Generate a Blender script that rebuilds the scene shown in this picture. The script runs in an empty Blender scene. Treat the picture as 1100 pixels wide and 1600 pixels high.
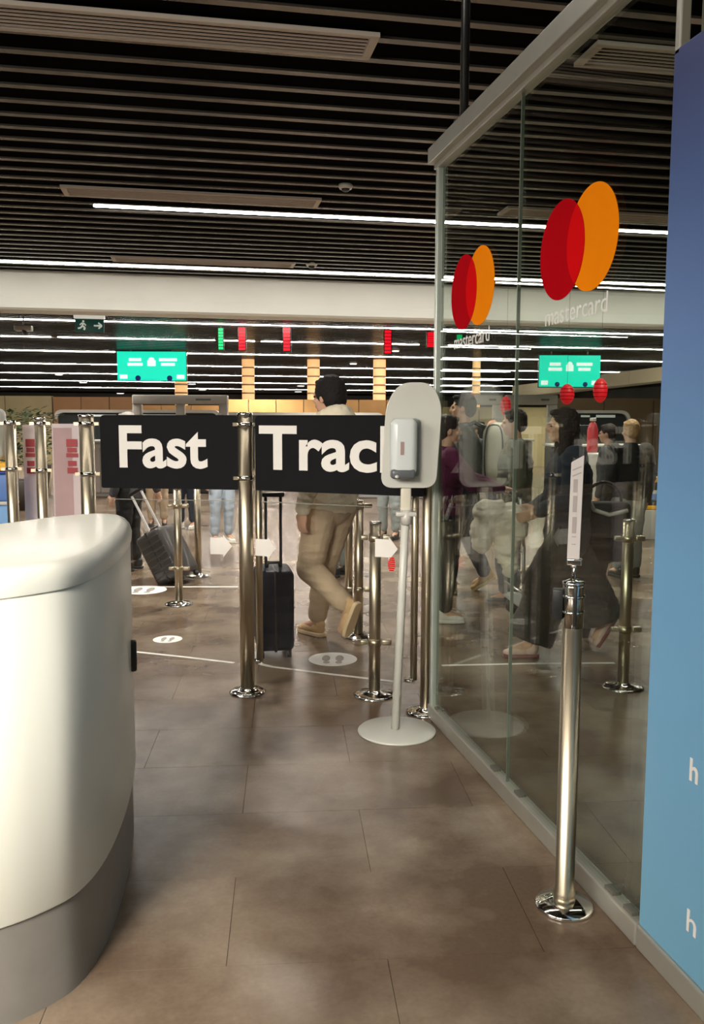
import bpy, bmesh, math, random
from mathutils import Vector, Matrix, noise
random.seed(7)
C = bpy.context.scene.collection
R = math.radians
V = Vector
# ------------------------------------------------------------------ camera
F = 1330.0
YAW = R(12.5)
CAM = V((0, 0, 1.5))
MC = Matrix.Rotation(-YAW, 3, 'Z') @ Matrix.Rotation(math.pi/2 - R(5.97), 3, 'X') @ Matrix.Rotation(R(.2), 3, 'Z')
cd = bpy.data.cameras.new('camera'); cam = bpy.data.objects.new('camera', cd); C.objects.link(cam)
cam.matrix_world = Matrix.Translation(CAM) @ MC.to_4x4()
cd.sensor_fit = 'VERTICAL'; cd.sensor_height = 36; cd.lens = 36*F/1600; cd.clip_end = 400; cd.clip_start = .05
bpy.context.scene.camera = cam
# ------------------------------------------------------------------ world, exposure, large lights
w = bpy.data.worlds.new('world'); bpy.context.scene.world = w; w.use_nodes = True
w.node_tree.nodes['Background'].inputs[0].default_value = (1, .93, .84, 1)
w.node_tree.nodes['Background'].inputs[1].default_value = .10
vs = bpy.context.scene.view_settings
vs.view_transform = 'Standard'; vs.look = 'None'; vs.gamma = 1; vs.use_curve_mapping = False; vs.exposure = 0
LED = 36.0; LEDFAR = 90.0
def area(name, loc, size, energy, color=(1, .93, .84), aim=None):
    l = bpy.data.lights.new(name, 'AREA'); l.shape = 'RECTANGLE'; l.size, l.size_y = size; l.energy = energy; l.color = color
    o = bpy.data.objects.new(name, l); C.objects.link(o); o.location = loc
    if aim: o.rotation_euler = (V(aim) - V(loc)).to_track_quat('-Z', 'Y').to_euler()
    return o
# unseen area lights added as fill for the counter and the foreground
area('added_fill_light', (-4.4, .6, 3.0), (2.5, 1.6), 200, aim=(-.6, 2.2, .6))
area('added_counter_fill', (-2.0, -.9, 2.5), (1.2, .8), 50, aim=(-.62, 2.2, .75)).data.spread = R(62)  # narrow added fill aimed at the counter front
area('added_fill_light', (-1.0, -3.5, 4.1), (4, .5), 35, aim=(.3, 2.5, .8))
# bare spots added under the ceiling to brighten the queue and hall floor
def spot(x, y, e, ang=120):
    l = bpy.data.lights.new('added_hall_spot', 'SPOT'); l.energy = e; l.spot_size = R(ang); l.spot_blend = .6; l.shadow_soft_size = .12; l.color = (1, .93, .84)
    o = bpy.data.objects.new('added_hall_spot', l); C.objects.link(o); o.location = (x, y, 4.15)
for x, y, e in ((-2.5, 8.4, 700), (1.2, 8.4, 700), (5, 8.2, 620), (-1, 12.8, 1000), (3.5, 12.8, 1000), (8, 12.5, 850), (0, 18.5, 900), (6, 18.5, 900), (-7, 18, 800), (12, 18, 800), (-3, 25, 1200), (5, 25, 1200), (12, 25, 1200), (-4, 29, 1000), (3, 29.5, 1000), (10, 30, 1000)): spot(x, y, e)

# ------------------------------------------------------------------ pixel helpers: where things stand
def ray(px, py): return (MC @ V(((px-550)/F, -(py-800)/F, -1)))
def G(px, py, h=0):
    d = ray(px, py); return CAM + d*((h-1.5)/d.z)
FWD = V((math.sin(YAW), math.cos(YAW), 0))
RGT = V((math.cos(YAW), -math.sin(YAW), 0))
def at(px, py, z):
    d = ray(px, py); return CAM + d*(z/d.dot(FWD))
def ground(px, z, h=0):
    """point of pixel column px at horizontal distance z, at height h"""
    lo, hi = -3000, 5000
    for _ in range(40):
        m = (lo+hi)/2
        if at(px, m, z).z > h: lo = m
        else: hi = m
    return at(px, lo, z)
def face(a): return R(-12.5 + a)      # turned a degrees to the left of straight away from the viewer

# ------------------------------------------------------------------ materials
def mat(name, col, rough=.5, metal=0, var=.06, scale=8, bump=0, bscale=40, emit=0, ecol=None, coat=0, alpha=None, spec=None, aniso=None, pos=False):
    m = bpy.data.materials.new(name); m.use_nodes = True
    nt = m.node_tree; b = nt.nodes['Principled BSDF']
    b.inputs['Roughness'].default_value = rough; b.inputs['Metallic'].default_value = metal
    if coat: b.inputs['Coat Weight'].default_value = coat; b.inputs['Coat Roughness'].default_value = .08
    if spec is not None: b.inputs['Specular IOR Level'].default_value = spec
    if alpha is not None: b.inputs['Alpha'].default_value = alpha
    tc = nt.nodes.new('ShaderNodeTexCoord') if not pos else nt.nodes.new('ShaderNodeNewGeometry')
    src = tc.outputs['Object'] if not pos else tc.outputs['Position']
    n = nt.nodes.new('ShaderNodeTexNoise'); n.inputs['Scale'].default_value = scale; n.inputs['Detail'].default_value = 4
    nt.links.new(src, n.inputs['Vector'])
    r = nt.nodes.new('ShaderNodeValToRGB')
    c0 = [max(0, c*(1-var)) for c in col]; c1 = [min(1, c*(1+var)) for c in col]
    r.color_ramp.elements[0].position = .3; r.color_ramp.elements[1].position = .7
    r.color_ramp.elements[0].color = (*c0, 1); r.color_ramp.elements[1].color = (*c1, 1)
    nt.links.new(n.outputs['Fac'], r.inputs['Fac']); nt.links.new(r.outputs['Color'], b.inputs['Base Color'])
    if bump:
        n2 = nt.nodes.new('ShaderNodeTexNoise'); n2.inputs['Scale'].default_value = bscale; n2.inputs['Detail'].default_value = 3
        nt.links.new(src, n2.inputs['Vector'])
        bp = nt.nodes.new('ShaderNodeBump'); bp.inputs['Strength'].default_value = bump; bp.inputs['Distance'].default_value = .01
        nt.links.new(n2.outputs['Fac'], bp.inputs['Height']); nt.links.new(bp.outputs['Normal'], b.inputs['Normal'])
    if emit:
        b.inputs['Emission Color'].default_value = (*(ecol or col), 1); b.inputs['Emission Strength'].default_value = emit
    return m
def glass_mat(name, tint=(.86, .9, .86), ior=1.5, rough=0.0):
    m = bpy.data.materials.new(name); m.use_nodes = True; nt = m.node_tree; nt.nodes.clear()
    out = nt.nodes.new('ShaderNodeOutputMaterial'); mx = nt.nodes.new('ShaderNodeMixShader')
    tr = nt.nodes.new('ShaderNodeBsdfTransparent'); tr.inputs[0].default_value = (*tint, 1)
    gl = nt.nodes.new('ShaderNodeBsdfGlossy'); gl.inputs['Roughness'].default_value = rough
    fr = nt.nodes.new('ShaderNodeFresnel'); fr.inputs[0].default_value = ior
    nt.nodes.remove(fr)
    lw = nt.nodes.new('ShaderNodeLayerWeight'); lw.inputs[0].default_value = .5      # facing = 1 - |cos|
    pw = nt.nodes.new('ShaderNodeMath'); pw.operation = 'POWER'; pw.inputs[1].default_value = 5
    ma = nt.nodes.new('ShaderNodeMath'); ma.operation = 'MULTIPLY_ADD'; ma.inputs[1].default_value = 1.0; ma.inputs[2].default_value = .04
    nt.links.new(lw.outputs['Facing'], pw.inputs[0]); nt.links.new(pw.outputs[0], ma.inputs[0])
    nt.links.new(ma.outputs[0], mx.inputs[0]); nt.links.new(tr.outputs[0], mx.inputs[1]); nt.links.new(gl.outputs[0], mx.inputs[2])
    nt.links.new(mx.outputs[0], out.inputs[0]); return m
def emis(name, col, s):
    m = bpy.data.materials.new(name); m.use_nodes = True; nt = m.node_tree
    b = nt.nodes['Principled BSDF']; b.inputs['Base Color'].default_value = (*[c*.5 for c in col], 1)
    n = nt.nodes.new('ShaderNodeTexNoise'); n.inputs['Scale'].default_value = 3
    r = nt.nodes.new('ShaderNodeValToRGB'); r.color_ramp.elements[0].color = (*[c*.92 for c in col], 1); r.color_ramp.elements[1].color = (*col, 1)
    nt.links.new(n.outputs['Fac'], r.inputs['Fac']); nt.links.new(r.outputs['Color'], b.inputs['Emission Color'])
    b.inputs['Emission Strength'].default_value = s; return m

STEEL = mat('brushed_steel', (.60, .52, .38), .34, 1, .1, 3)
CHROME = mat('polished_chrome', (.78, .77, .72), .1, 1, .03)
ALU = mat('anodised_aluminium', (.50, .49, .43), .38, .7, .05)
DALU = mat('dark_aluminium', (.2, .19, .16), .45, .6, .05)
WHITEP = mat('white_powder_coat', (.56, .56, .50), .35, 0, .02)
WLAM = mat('white_laminate', (.80, .80, .70), .32, 0, .015, 2, coat=.15)
GLAM = mat('grey_plinth_laminate', (.22, .205, .18), .4, 0, .05, 12)
BLACK = mat('black_board', (.007, .007, .008), .7, 0, .1, spec=.1)
BPLAS = mat('black_plastic', (.012, .012, .012), .35)
LETTER = mat('white_lettering', (.70, .67, .62), .5, 0, .02)
GLASS = glass_mat('partition_glass')
CLEAR = glass_mat('clear_panel', (.97, .975, .97))
FGLASS = glass_mat('frosted_panel', (.95, .9, .9))

# ------------------------------------------------------------------ mesh builder
class MB:
    def __init__(s): s.v = []; s.f = []; s.sm = []
    def add(s, vs, fs, smooth=False, M=None):
        o = len(s.v); s.v += [(M @ V(v)) if M else V(v) for v in vs]
        for f in fs: s.f.append([i+o for i in f]); s.sm.append(smooth)
        return s
    def box(s, c, d, M=None):
        x, y, z = c; a, b, e = d[0]/2, d[1]/2, d[2]/2
        vs = [(x+i*a, y+j*b, z+k*e) for i in (-1, 1) for j in (-1, 1) for k in (-1, 1)]
        return s.add(vs, [(0,1,3,2), (4,6,7,5), (0,4,5,1), (2,3,7,6), (0,2,6,4), (1,5,7,3)], False, M)
    def rbox(s, c, d, r, M=None, seg=3):
        bm = bmesh.new(); bmesh.ops.create_cube(bm, size=1)
        for v in bm.verts: v.co = V((v.co.x*d[0], v.co.y*d[1], v.co.z*d[2]))
        bmesh.ops.bevel(bm, geom=bm.edges[:], offset=r, segments=seg, affect='EDGES', profile=.5)
        bm.verts.ensure_lookup_table()
        vs = [v.co + V(c) for v in bm.verts]; fs = [[v.index for v in f.verts] for f in bm.faces]; bm.free()
        return s.add(vs, fs, True, M)
    def lathe(s, prof, c=(0, 0, 0), n=28, M=None, smooth=True):
        vs = []; fs = []
        for r, z in prof:
            for k in range(n):
                a = 2*math.pi*k/n; vs.append((c[0]+r*math.cos(a), c[1]+r*math.sin(a), c[2]+z))
        for i in range(len(prof)-1):
            for k in range(n):
                k2 = (k+1) % n; fs.append((i*n+k, i*n+k2, (i+1)*n+k2, (i+1)*n+k))
        fs.append(list(range(n))[::-1]); fs.append([(len(prof)-1)*n+k for k in range(n)])
        return s.add(vs, fs, smooth, M)
    def cyl(s, p0, p1, r0, r1=None, n=20, smooth=True):
        r1 = r0 if r1 is None else r1; p0, p1 = V(p0), V(p1); d = p1-p0
        M = Matrix.Translation(p0) @ d.to_track_quat('Z', 'Y').to_matrix().to_4x4()
        return s.lathe([(r0, 0), (r1, d.length)], n=n, M=M, smooth=smooth)
    def tube(s, pts, r, n=8):
        for a, b in zip(pts, pts[1:]): s.cyl(a, b, r, n=n)
        for p in pts[1:-1]: s.sphere(p, (r, r, r), 8, 6)
        return s
    def sphere(s, c, rad, n=16, m=10, M=None):
        vs = []; fs = []
        for i in range(m+1):
            t = math.pi*i/m
            for k in range(n):
                a = 2*math.pi*k/n
                vs.append((c[0]+rad[0]*math.sin(t)*math.cos(a), c[1]+rad[1]*math.sin(t)*math.sin(a), c[2]+rad[2]*math.cos(t)))
        for i in range(m):
            for k in range(n):
                k2 = (k+1) % n; fs.append((i*n+k, (i+1)*n+k, (i+1)*n+k2, i*n+k2))
        return s.add(vs, fs, True, M)
    def prism(s, outline, z0, z1, M=None, smooth=False):
        n = len(outline); vs = [(x, y, z0) for x, y in outline] + [(x, y, z1) for x, y in outline]
        fs = [list(range(n))[::-1], [n+i for i in range(n)]]
        s.add(vs, fs, False, M); s.add(vs, [(i, (i+1) % n, n+(i+1) % n, n+i) for i in range(n)], smooth, M)
        return s
    def data(s, name, m):
        me = bpy.data.meshes.new(name); me.from_pydata([tuple(v) for v in s.v], [], s.f); me.materials.append(m)
        me.polygons.foreach_set('use_smooth', s.sm); me.update()
        bm = bmesh.new(); bm.from_mesh(me); bmesh.ops.remove_doubles(bm, verts=bm.verts, dist=1e-5)
        bmesh.ops.recalc_face_normals(bm, faces=bm.faces); bm.to_mesh(me); bm.free(); return me
    def build(s, name, m, parent=None, loc=None, rotz=0, bevel=0):
        o = bpy.data.objects.new(name, s.data(name, m)); C.objects.link(o)
        if parent: o.parent = parent
        if loc is not None: o.location = loc
        if rotz: o.rotation_euler = (0, 0, rotz)
        if bevel:
            b = o.modifiers.new('b', 'BEVEL'); b.width = bevel; b.segments = 2; b.limit_method = 'ANGLE'
        return o
def tag(o, label=None, cat=None, group=None, kind=None):
    if label: o['label'] = label
    if cat: o['category'] = cat
    if group: o['group'] = group
    if kind: o['kind'] = kind
    return o
def thing(name, label, cat, loc=(0, 0, 0), rotz=0, group=None, kind=None):
    o = bpy.data.objects.new(name, None); C.objects.link(o); o.location = loc; o.rotation_euler = (0, 0, rotz)
    o.empty_display_size = .1
    return tag(o, label, cat, group, kind)
def structure(o): o['kind'] = 'structure'; return o
def share(name, me, parent, loc, rotz=0, scale=None):
    o = bpy.data.objects.new(name, me); C.objects.link(o); o.parent = parent; o.location = loc
    if rotz: o.rotation_euler = (0, 0, rotz)
    if scale: o.scale = scale
    return o
def copy_tree(src, parent=None):
    c = src.copy(); C.objects.link(c)
    if parent: c.parent = parent; c.matrix_parent_inverse = src.matrix_parent_inverse
    for ch in list(src.children):
        if ch.parent == src: copy_tree(ch, c)
    return c
def arc_round(pts, r, n=6):
    """rounded polygon outline"""
    out = []
    k = len(pts)
    for i in range(k):
        a, b, c = V(pts[i-1]), V(pts[i]), V(pts[(i+1) % k])
        ri = r[i] if isinstance(r, (list, tuple)) else r
        if ri <= 0: out.append(tuple(b)); continue
        u = (a-b).normalized(); v_ = (c-b).normalized(); ri = min(ri, (a-b).length*.49, (c-b).length*.49)
        p0, p1 = b+u*ri, b+v_*ri
        for j in range(n+1):
            t = j/n; out.append(tuple((1-t)**2*p0 + 2*t*(1-t)*b + t*t*p1))
    return out
def text(name, body, w_, h_, M, m, parent=None, depth=.002, off=.0, keep=False):
    """lettering fitted into a w_ x h_ box, lower-left corner at the origin of M (x right, y up, z out of the face)"""
    cu = bpy.data.curves.new(name, 'FONT'); cu.body = body; cu.offset = off; cu.extrude = .01; cu.resolution_u = 4
    o = bpy.data.objects.new(name, cu); C.objects.link(o)
    bpy.context.view_layer.update()
    me = bpy.data.meshes.new_from_object(o.evaluated_get(bpy.context.evaluated_depsgraph_get()))
    bpy.data.objects.remove(o)
    xs = [v.co.x for v in me.vertices]; ys = [v.co.y for v in me.vertices]
    sx = w_/(max(xs)-min(xs)); sy = h_/(max(ys)-min(ys))
    if keep: sx = sy
    for v in me.vertices: v.co = M @ V(((v.co.x-min(xs))*sx, (v.co.y-min(ys))*sy, (v.co.z+.01)/.02*depth))
    me.materials.clear(); me.materials.append(m)
    ob = bpy.data.objects.new(name, me); C.objects.link(ob)
    if parent: ob.parent = parent
    return ob
def frame(o, x, y, z):
    """matrix from an origin and three axes"""
    M = Matrix.Identity(4)
    for i, a in enumerate((V(x), V(y), V(z))):
        for j in range(3): M[j][i] = a[j]
    for j in range(3): M[j][3] = o[j]
    return M

# ================================================================== SETTING
HR = R(-2.1)                                   # the hall's slats run this much off the glass wall
HM = Matrix.Rotation(HR, 3, 'Z'); HI = Matrix.Rotation(-HR, 3, 'Z')
def hall(p): return HI @ V(p)                  # world -> hall coordinates
CZ = 4.2
# ---- floor: dark joint bed, single tiles near by, patterned screed beyond
def floor_mat(joints):
    m = bpy.data.materials.new('stone_floor_joined' if joints else 'stone_floor_tile'); m.use_nodes = True; nt = m.node_tree
    b = nt.nodes['Principled BSDF']; ge = nt.nodes.new('ShaderNodeNewGeometry')
    n = nt.nodes.new('ShaderNodeTexNoise'); n.inputs['Scale'].default_value = 2.2; n.inputs['Detail'].default_value = 6; n.inputs['Roughness'].default_value = .55
    n2 = nt.nodes.new('ShaderNodeTexNoise'); n2.inputs['Scale'].default_value = 70; n2.inputs['Detail'].default_value = 4
    of = nt.nodes.new('ShaderNodeVectorMath'); of.operation = 'ADD'; of.inputs[1].default_value = (3.3, 7.1, .37); nt.links.new(ge.outputs['Position'], of.inputs[0])
    for q in (n, n2): nt.links.new(of.outputs[0], q.inputs['Vector'])
    r = nt.nodes.new('ShaderNodeValToRGB')
    r.color_ramp.elements[0].position = .38; r.color_ramp.elements[0].color = (.125, .080, .050, 1)
    r.color_ramp.elements[1].position = .62; r.color_ramp.elements[1].color = (.275, .208, .145, 1)
    nt.links.new(n.outputs['Fac'], r.inputs['Fac'])
    mx = nt.nodes.new('ShaderNodeMixRGB'); mx.blend_type = 'MULTIPLY'; mx.inputs[0].default_value = .25
    nt.links.new(r.outputs['Color'], mx.inputs[1]); nt.links.new(n2.outputs['Fac'], mx.inputs[2])
    last = mx.outputs[0]
    if joints:
        mp = nt.nodes.new('ShaderNodeMapping'); mp.inputs['Rotation'].default_value = (0, 0, R(8))
        br = nt.nodes.new('ShaderNodeTexBrick'); br.offset = .5; br.inputs['Scale'].default_value = 1
        br.inputs['Brick Width'].default_value = .9; br.inputs['Row Height'].default_value = .47; br.inputs['Mortar Size'].default_value = .003
        br.inputs['Color1'].default_value = (1, 1, 1, 1); br.inputs['Color2'].default_value = (.93, .93, .93, 1); br.inputs['Mortar'].default_value = (.6, .6, .6, 1)
        nt.links.new(ge.outputs['Position'], mp.inputs[0]); nt.links.new(mp.outputs[0], br.inputs['Vector'])
        m2 = nt.nodes.new('ShaderNodeMixRGB'); m2.blend_type = 'MULTIPLY'; m2.inputs[0].default_value = 1
        nt.links.new(last, m2.inputs[1]); nt.links.new(br.outputs['Color'], m2.inputs[2]); last = m2.outputs[0]
    else:
        oi = nt.nodes.new('ShaderNodeObjectInfo'); mr = nt.nodes.new('ShaderNodeMapRange'); mr.inputs[3].default_value = .95; mr.inputs[4].default_value = 1.04
        nt.links.new(oi.outputs['Random'], mr.inputs[0])
        m2 = nt.nodes.new('ShaderNodeVectorMath'); m2.operation = 'SCALE'
        nt.links.new(last, m2.inputs[0]); nt.links.new(mr.outputs[0], m2.inputs['Scale']); last = m2.outputs[0]
    nt.links.new(last, b.inputs['Base Color'])
    b.inputs['Roughness'].default_value = .25
    return m
FT = floor_mat(False); FJ = floor_mat(True)
TR = R(-8); TMI = Matrix.Rotation(-TR, 3, 'Z'); TM = Matrix.Rotation(TR, 3, 'Z')
ORI = TMI @ G(850, 1487)
TW, TD = .9, .466
cols = range(-3, 6); rows = range(-3, 18)
fl = structure(thing('floor', None, None, TM @ V((ORI.x, ORI.y, 0)), TR))
tile = MB().box((TW/2, TD/2, -.006), (TW-.0016, TD-.0016, .012)).data('tile', FT)
cnt = 0
for r_ in rows:
    for c_ in cols:
        share('tile', tile, fl, (c_*TW + (r_ % 2)*TW/2, r_*TD, 0)); cnt += 1
x0, x1, y0, y1 = -3*TW+TW/2, 6*TW, -3*TD, 18*TD
JOINT = mat('joint_mortar', (.12, .095, .075), .8)
b = MB(); b.box(((x0+x1)/2-.3, (y0+y1)/2, -.03), (x1-x0+1.2, y1-y0, .03)); b.build('joint_bed', JOINT, fl)
b = MB()
def slab(xa, xb, ya, yb): b.box(((xa+xb)/2, (ya+yb)/2, -.03), (xb-xa, yb-ya, .06))
slab(-45, x0-TW/2+.002, -14, 100); slab(x1+TW/2-.002, 50, -14, 100)
slab(x0-TW/2, x1+TW/2, -14, y0); slab(x0-TW/2, x1+TW/2, y1, 100)
for r_ in rows:     # half tiles at the ends of every second row
    if r_ % 2: slab(x0-TW/2, x0-.002, r_*TD+.002, (r_+1)*TD-.002)
    else: slab(x1+.002, x1+TW/2, r_*TD+.002, (r_+1)*TD-.002)
o = b.build('screed_field', FJ, fl); o['kind'] = 'stuff'

# ---- ceiling: gloss black deck with single slats under it
DECK = mat('black_deck', (.0025, .002, .002), .95, 0, .1, 1, spec=.02)
SLAT = mat('satin_bronze_slat', (.155, .142, .118), .24, .6, .12, 1.5)
ce = structure(thing('ceiling', None, None, (0, 0, 0), HR))
MB().box((0, 40, CZ+.07), (80, 108, .1)).build('deck', DECK, ce)
slat = MB().box((0, 0, 0), (70, .075, .018)).data('slat', SLAT)
PITCH = .342
for i in range(-18, 214): share('slat', slat, ce, (0, 6.56+i*PITCH, CZ+.009))
# ---- white bulkhead
BULK = mat('white_plaster', (.80, .80, .72), .6, 0, .03, 1)
def hp(px, py, h=CZ): return hall(G(px, py, h))
bk = MB(); YB = 16.62
prof = [(YB, CZ+.09), (YB-.03, 3.75), (YB-.09, 3.56), (YB-.05, 3.52), (YB+.5, 3.52), (YB+.5, CZ+.09)]
bk.add([(-35, y, z) for y, z in prof]+[(35, y, z) for y, z in prof], [(i, (i+1) % 6, 6+(i+1) % 6, 6+i) for i in range(6)]+[(0, 1, 2, 3, 4, 5), (11, 10, 9, 8, 7, 6)], False)
structure(bk.build('trim_1', BULK, None, (0, 0, 0), HR))
# ---- outer walls of the hall
WALLM = mat('dark_hall_wall', (.07, .055, .04), .6, 0, .2, .6)
def hbox(name, c, d, m, st=True):
    o = MB().box(c, d).build(name, m, None, (0, 0, 0), HR)
    return structure(o) if st else o
hbox('wall_back', (0, 84, 2.1), (80, .3, 4.3), WALLM)
hbox('wall_left', (-30, 38, 2.1), (.3, 92, 4.3), WALLM)
hbox('wall_right', (33, 38, 2.1), (.3, 92, 4.3), WALLM)
# beige return wall on the right, behind the blue panel
RW = mat('olive_beige_plaster', (.20, .19, .13), .7, 0, .05, 2)
structure(MB().box((1.62, .65, 2.1), (.44, 2.9, 4.28)).build('wall_near', RW))

# ---- glass partition along X = 1.325
GX = 1.325; YS = [4.03, 3.075, 2.09]
gw = thing('glass_partition', 'tall glass wall with aluminium rails and two round card logos', 'glass wall', (GX, 0, 0))
for ya, yb in zip(YS, YS[1:]):
    MB().box((0, (ya+yb)/2, 1.4), (.012, ya-yb-.006, 2.68)).build('pane', GLASS, gw)
tag(MB().box((0, 3.075, 1.4), (.013, .005, 2.68)).build('joint_seal', mat('grey_green_seal', (.14, .16, .13), .4), gw))
MB().box((0, 3.07, .035), (.05, 1.98, .07)).build('base_rail', ALU, gw, bevel=.006)
for k, y in enumerate((3.95, 3.2, 2.95, 2.25, 2.14)):
    MB().box((0, y, .074), (.03, .05, .012)).build('glazing_clip', DALU, gw)
MB().box((-.012, 3.08, 2.775), (.085, 1.99, .075)).box((-.0, 3.08, 2.73), (.045, 1.99, .03)).build('top_rail', ALU, gw, bevel=.004)
MB().box((0, 4.035, 1.40), (.04, .03, 2.72)).build('end_profile', mat('pale_green_aluminium', (.46, .5, .44), .35, .5), gw, bevel=.004)
MB().cyl((-.0, 3.72, 2.81), (-.0, 3.72, CZ+.06), .02, n=12).cyl((0, 3.72, 2.80), (0, 3.72, 2.83), .045, n=16).build('hanger_rod', BPLAS, gw)
RED = mat('red_print', (.62, .004, .006), .9, 0, .02, spec=.02); ORG = mat('orange_print', (.85, .23, .003), .9, 0, .02, spec=.02); DRED = mat('deep_red_print', (.40, .002, .006), .9, 0, .02, spec=.02)
for yr, yo in ((3.662, 3.465), (2.708, 2.502)):
    def disc(y, m, x, r=.163, name='logo_disc'):
        MB().cyl((x, y, 2.078), (x-.0012, y, 2.078), r, n=64, smooth=False).build(name, m, gw)
    disc(yo, ORG, -.0075); disc(yr, DRED, -.0085)
    # bright lens where the discs overlap
    dd = (yr-yo)/2; r = .163; a = math.acos(dd/r); pts = []
    for j in range(17):
        t = -a+2*a*j/16; pts.append((yo+r*math.cos(t), 2.078+r*math.sin(t)))
    for j in range(1, 16):
        t = math.pi-a+2*a*j/16; pts.append((yr+r*math.cos(t), 2.078+r*math.sin(t)))
    MB().prism(pts, 0, .001, frame((-.0112, 0, 0), (0, 1, 0), (0, 0, 1), (1, 0, 0))).build('logo_overlap', RED, gw)
    ym = (yr+yo)/2
    text('lettering', 'mastercard', .43, .062, frame((-.0072, ym+.215, 1.838), (0, -1, 0), (0, 0, 1), (-1, 0, 0)), mat('faint_white_print', (.72, .72, .68), .8, spec=.1), gw, .001, .0)

# ---- blue advertising panel at the right
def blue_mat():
    m = mat('blue_print_shaded_top', (.1, .25, .45), .45, 0, .03, 3)
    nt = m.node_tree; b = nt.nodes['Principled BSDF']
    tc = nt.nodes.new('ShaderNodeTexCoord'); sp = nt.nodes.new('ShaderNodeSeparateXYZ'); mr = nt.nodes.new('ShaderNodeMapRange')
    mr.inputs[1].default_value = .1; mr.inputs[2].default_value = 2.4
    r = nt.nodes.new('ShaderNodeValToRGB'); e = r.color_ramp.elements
    e[0].color = (.14, .32, .45, 1); e[1].color = (.035, .05, .16, 1)  # printed hue shift, with the dimmer light near the ceiling coloured in
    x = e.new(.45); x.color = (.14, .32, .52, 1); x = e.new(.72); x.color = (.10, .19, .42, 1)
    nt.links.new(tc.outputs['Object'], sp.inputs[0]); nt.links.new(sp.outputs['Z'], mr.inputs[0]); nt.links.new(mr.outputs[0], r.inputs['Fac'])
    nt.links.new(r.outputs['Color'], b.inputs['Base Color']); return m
bp = thing('advertising_wall', 'tall blue printed panel fixed over the right end of the glass', 'panel', (GX, 2.078, 0))
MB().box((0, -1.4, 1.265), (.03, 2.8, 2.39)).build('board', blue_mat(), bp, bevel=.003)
MB().box((0, -1.4, .035), (.05, 2.8, .07)).build('base_rail', ALU, bp, bevel=.006)
MB().box((0, -.012, 2.58), (.03, .024, .27)).box((-.012, -1.4, 2.775), (.085, 2.8, .075)).build('top_rail', ALU, bp, bevel=.004)
# white letters at the cut of the frame
fM = frame((-.0155, -.205, .588), (0, -1, 0), (0, 0, 1), (-1, 0, 0)); text('lettering', 'h', .035, .06, fM, LETTER, bp, .0015, .02)
fM = frame((-.0155, -.222, .188), (0, -1, 0), (0, 0, 1), (-1, 0, 0)); text('lettering', 'h', .04, .06, fM, LETTER, bp, .0015, .01)

# ---- linear ceiling lights, by the ceiling line they lie on and the pixel columns where they start and end
LEDM = emis('led_diffuser', (1, .94, .86), LED); LEDF = emis('bright_led_diffuser', (1, .94, .86), LEDFAR)
HOUS = mat('lamp_housing', (.05, .05, .05), .5)
def x_on_line(px, yy):
    """hall x where pixel column px meets the ceiling line y = yy"""
    lo, hi = -80., 80.
    n = (MC.inverted())
    for _ in range(50):
        m_ = (lo+hi)/2; p = n @ ((HM @ V((m_, yy, CZ))) - CAM)
        q = 550+F*p.x/-p.z
        if q < px: lo = m_
        else: hi = m_
    return lo
NB = 'white ceiling strip light, '
leds = [(11.42, 145, 1500, .05, 'the first one, starting under the middle air vent'), (15.6, -700, 1500, .06, 'just in front of the white beam'),
        (24.15, -500, 118, .03, 'left of the exit sign, right behind the white beam'), (24.15, 160, 1500, .03, 'right of the exit sign, right behind the white beam'),
        (28.9, -300, 80, .03, 'second row behind the beam, left end'), (28.9, 90, 336, .03, 'second row behind the beam, crossing above the green screen'),
        (28.9, 346, 398, .03, 'second row behind the beam, the short one by the red displays'), (28.9, 408, 655, .03, 'second row behind the beam, ending left of the glass'), (28.9, 700, 1500, .03, 'second row behind the beam, seen through the glass'),
        (34.5, -300, 180, .03, 'third row behind the beam, left of the green screen'), (34.5, 290, 1500, .03, 'third row behind the beam, right of the green screen'),
        (42, -300, 1500, .03, 'fourth row behind the beam'), (50, -300, 1500, .03, 'fifth row behind the beam'), (59, -300, 1500, .03, 'sixth row behind the beam'), (70, -300, 1500, .03, 'last row, far end of the hall'),
        (4.2, None, None, .05, 'added unseen above the frame to light the counter')]  # extra strip, out of view, added for its light on the counter
for yy, pa, pb, wd, lab in leds:
    if pa is None: xa, xb = -6, 5
    else: xa, xb = max(-26, x_on_line(pa, yy)), min(30, x_on_line(pb, yy))
    t = thing('strip_light', NB+lab, 'ceiling light', HM @ V(((xa+xb)/2, yy, CZ)), HR, 'strip lights in the slatted ceiling')
    MB().box((0, 0, .03), (xb-xa, wd+.02, .05)).build('housing', HOUS, t)
    MB().box((0, 0, -.002), (xb-xa-.02, wd, .02)).build('diffuser', LEDF if yy > 20 else LEDM, t)

# ---- air vents
VENT = mat('beige_vent_metal', (.5, .44, .37), .5, .1, .03)
def vent(px_r, py_r, yy, lab, x0_=None):
    xr = x_on_line(px_r, yy) if x0_ is None else x0_+3.02
    t = thing('air_vent', lab, 'vent', HM @ V((xr-1.51, yy, CZ-.02)), HR, 'linear air vents in the slatted ceiling')
    f_ = MB(); W_, D_ = 3.02, .40
    for s_ in (-1, 1):
        f_.box((0, s_*(D_/2-.02), 0), (W_, .035, .03)); f_.box((s_*(W_/2-.03), 0, 0), (.06, D_-.07, .03))
    f_.build('vent_frame', VENT, t)
    MB().box((0, 0, .02), (W_-.02, D_-.02, .01)).build('vent_back', DECK, t)
    me = MB().box((0, 0, 0), (W_-.12, .022, .008)).data('louvre', VENT)
    for k in range(6): share('louvre', me, t, (0, -.135+k*.054, 0))
vent(585, 80, 6.28, 'nearest beige slotted air vent, cut by the upper left edge of the photo')
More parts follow.
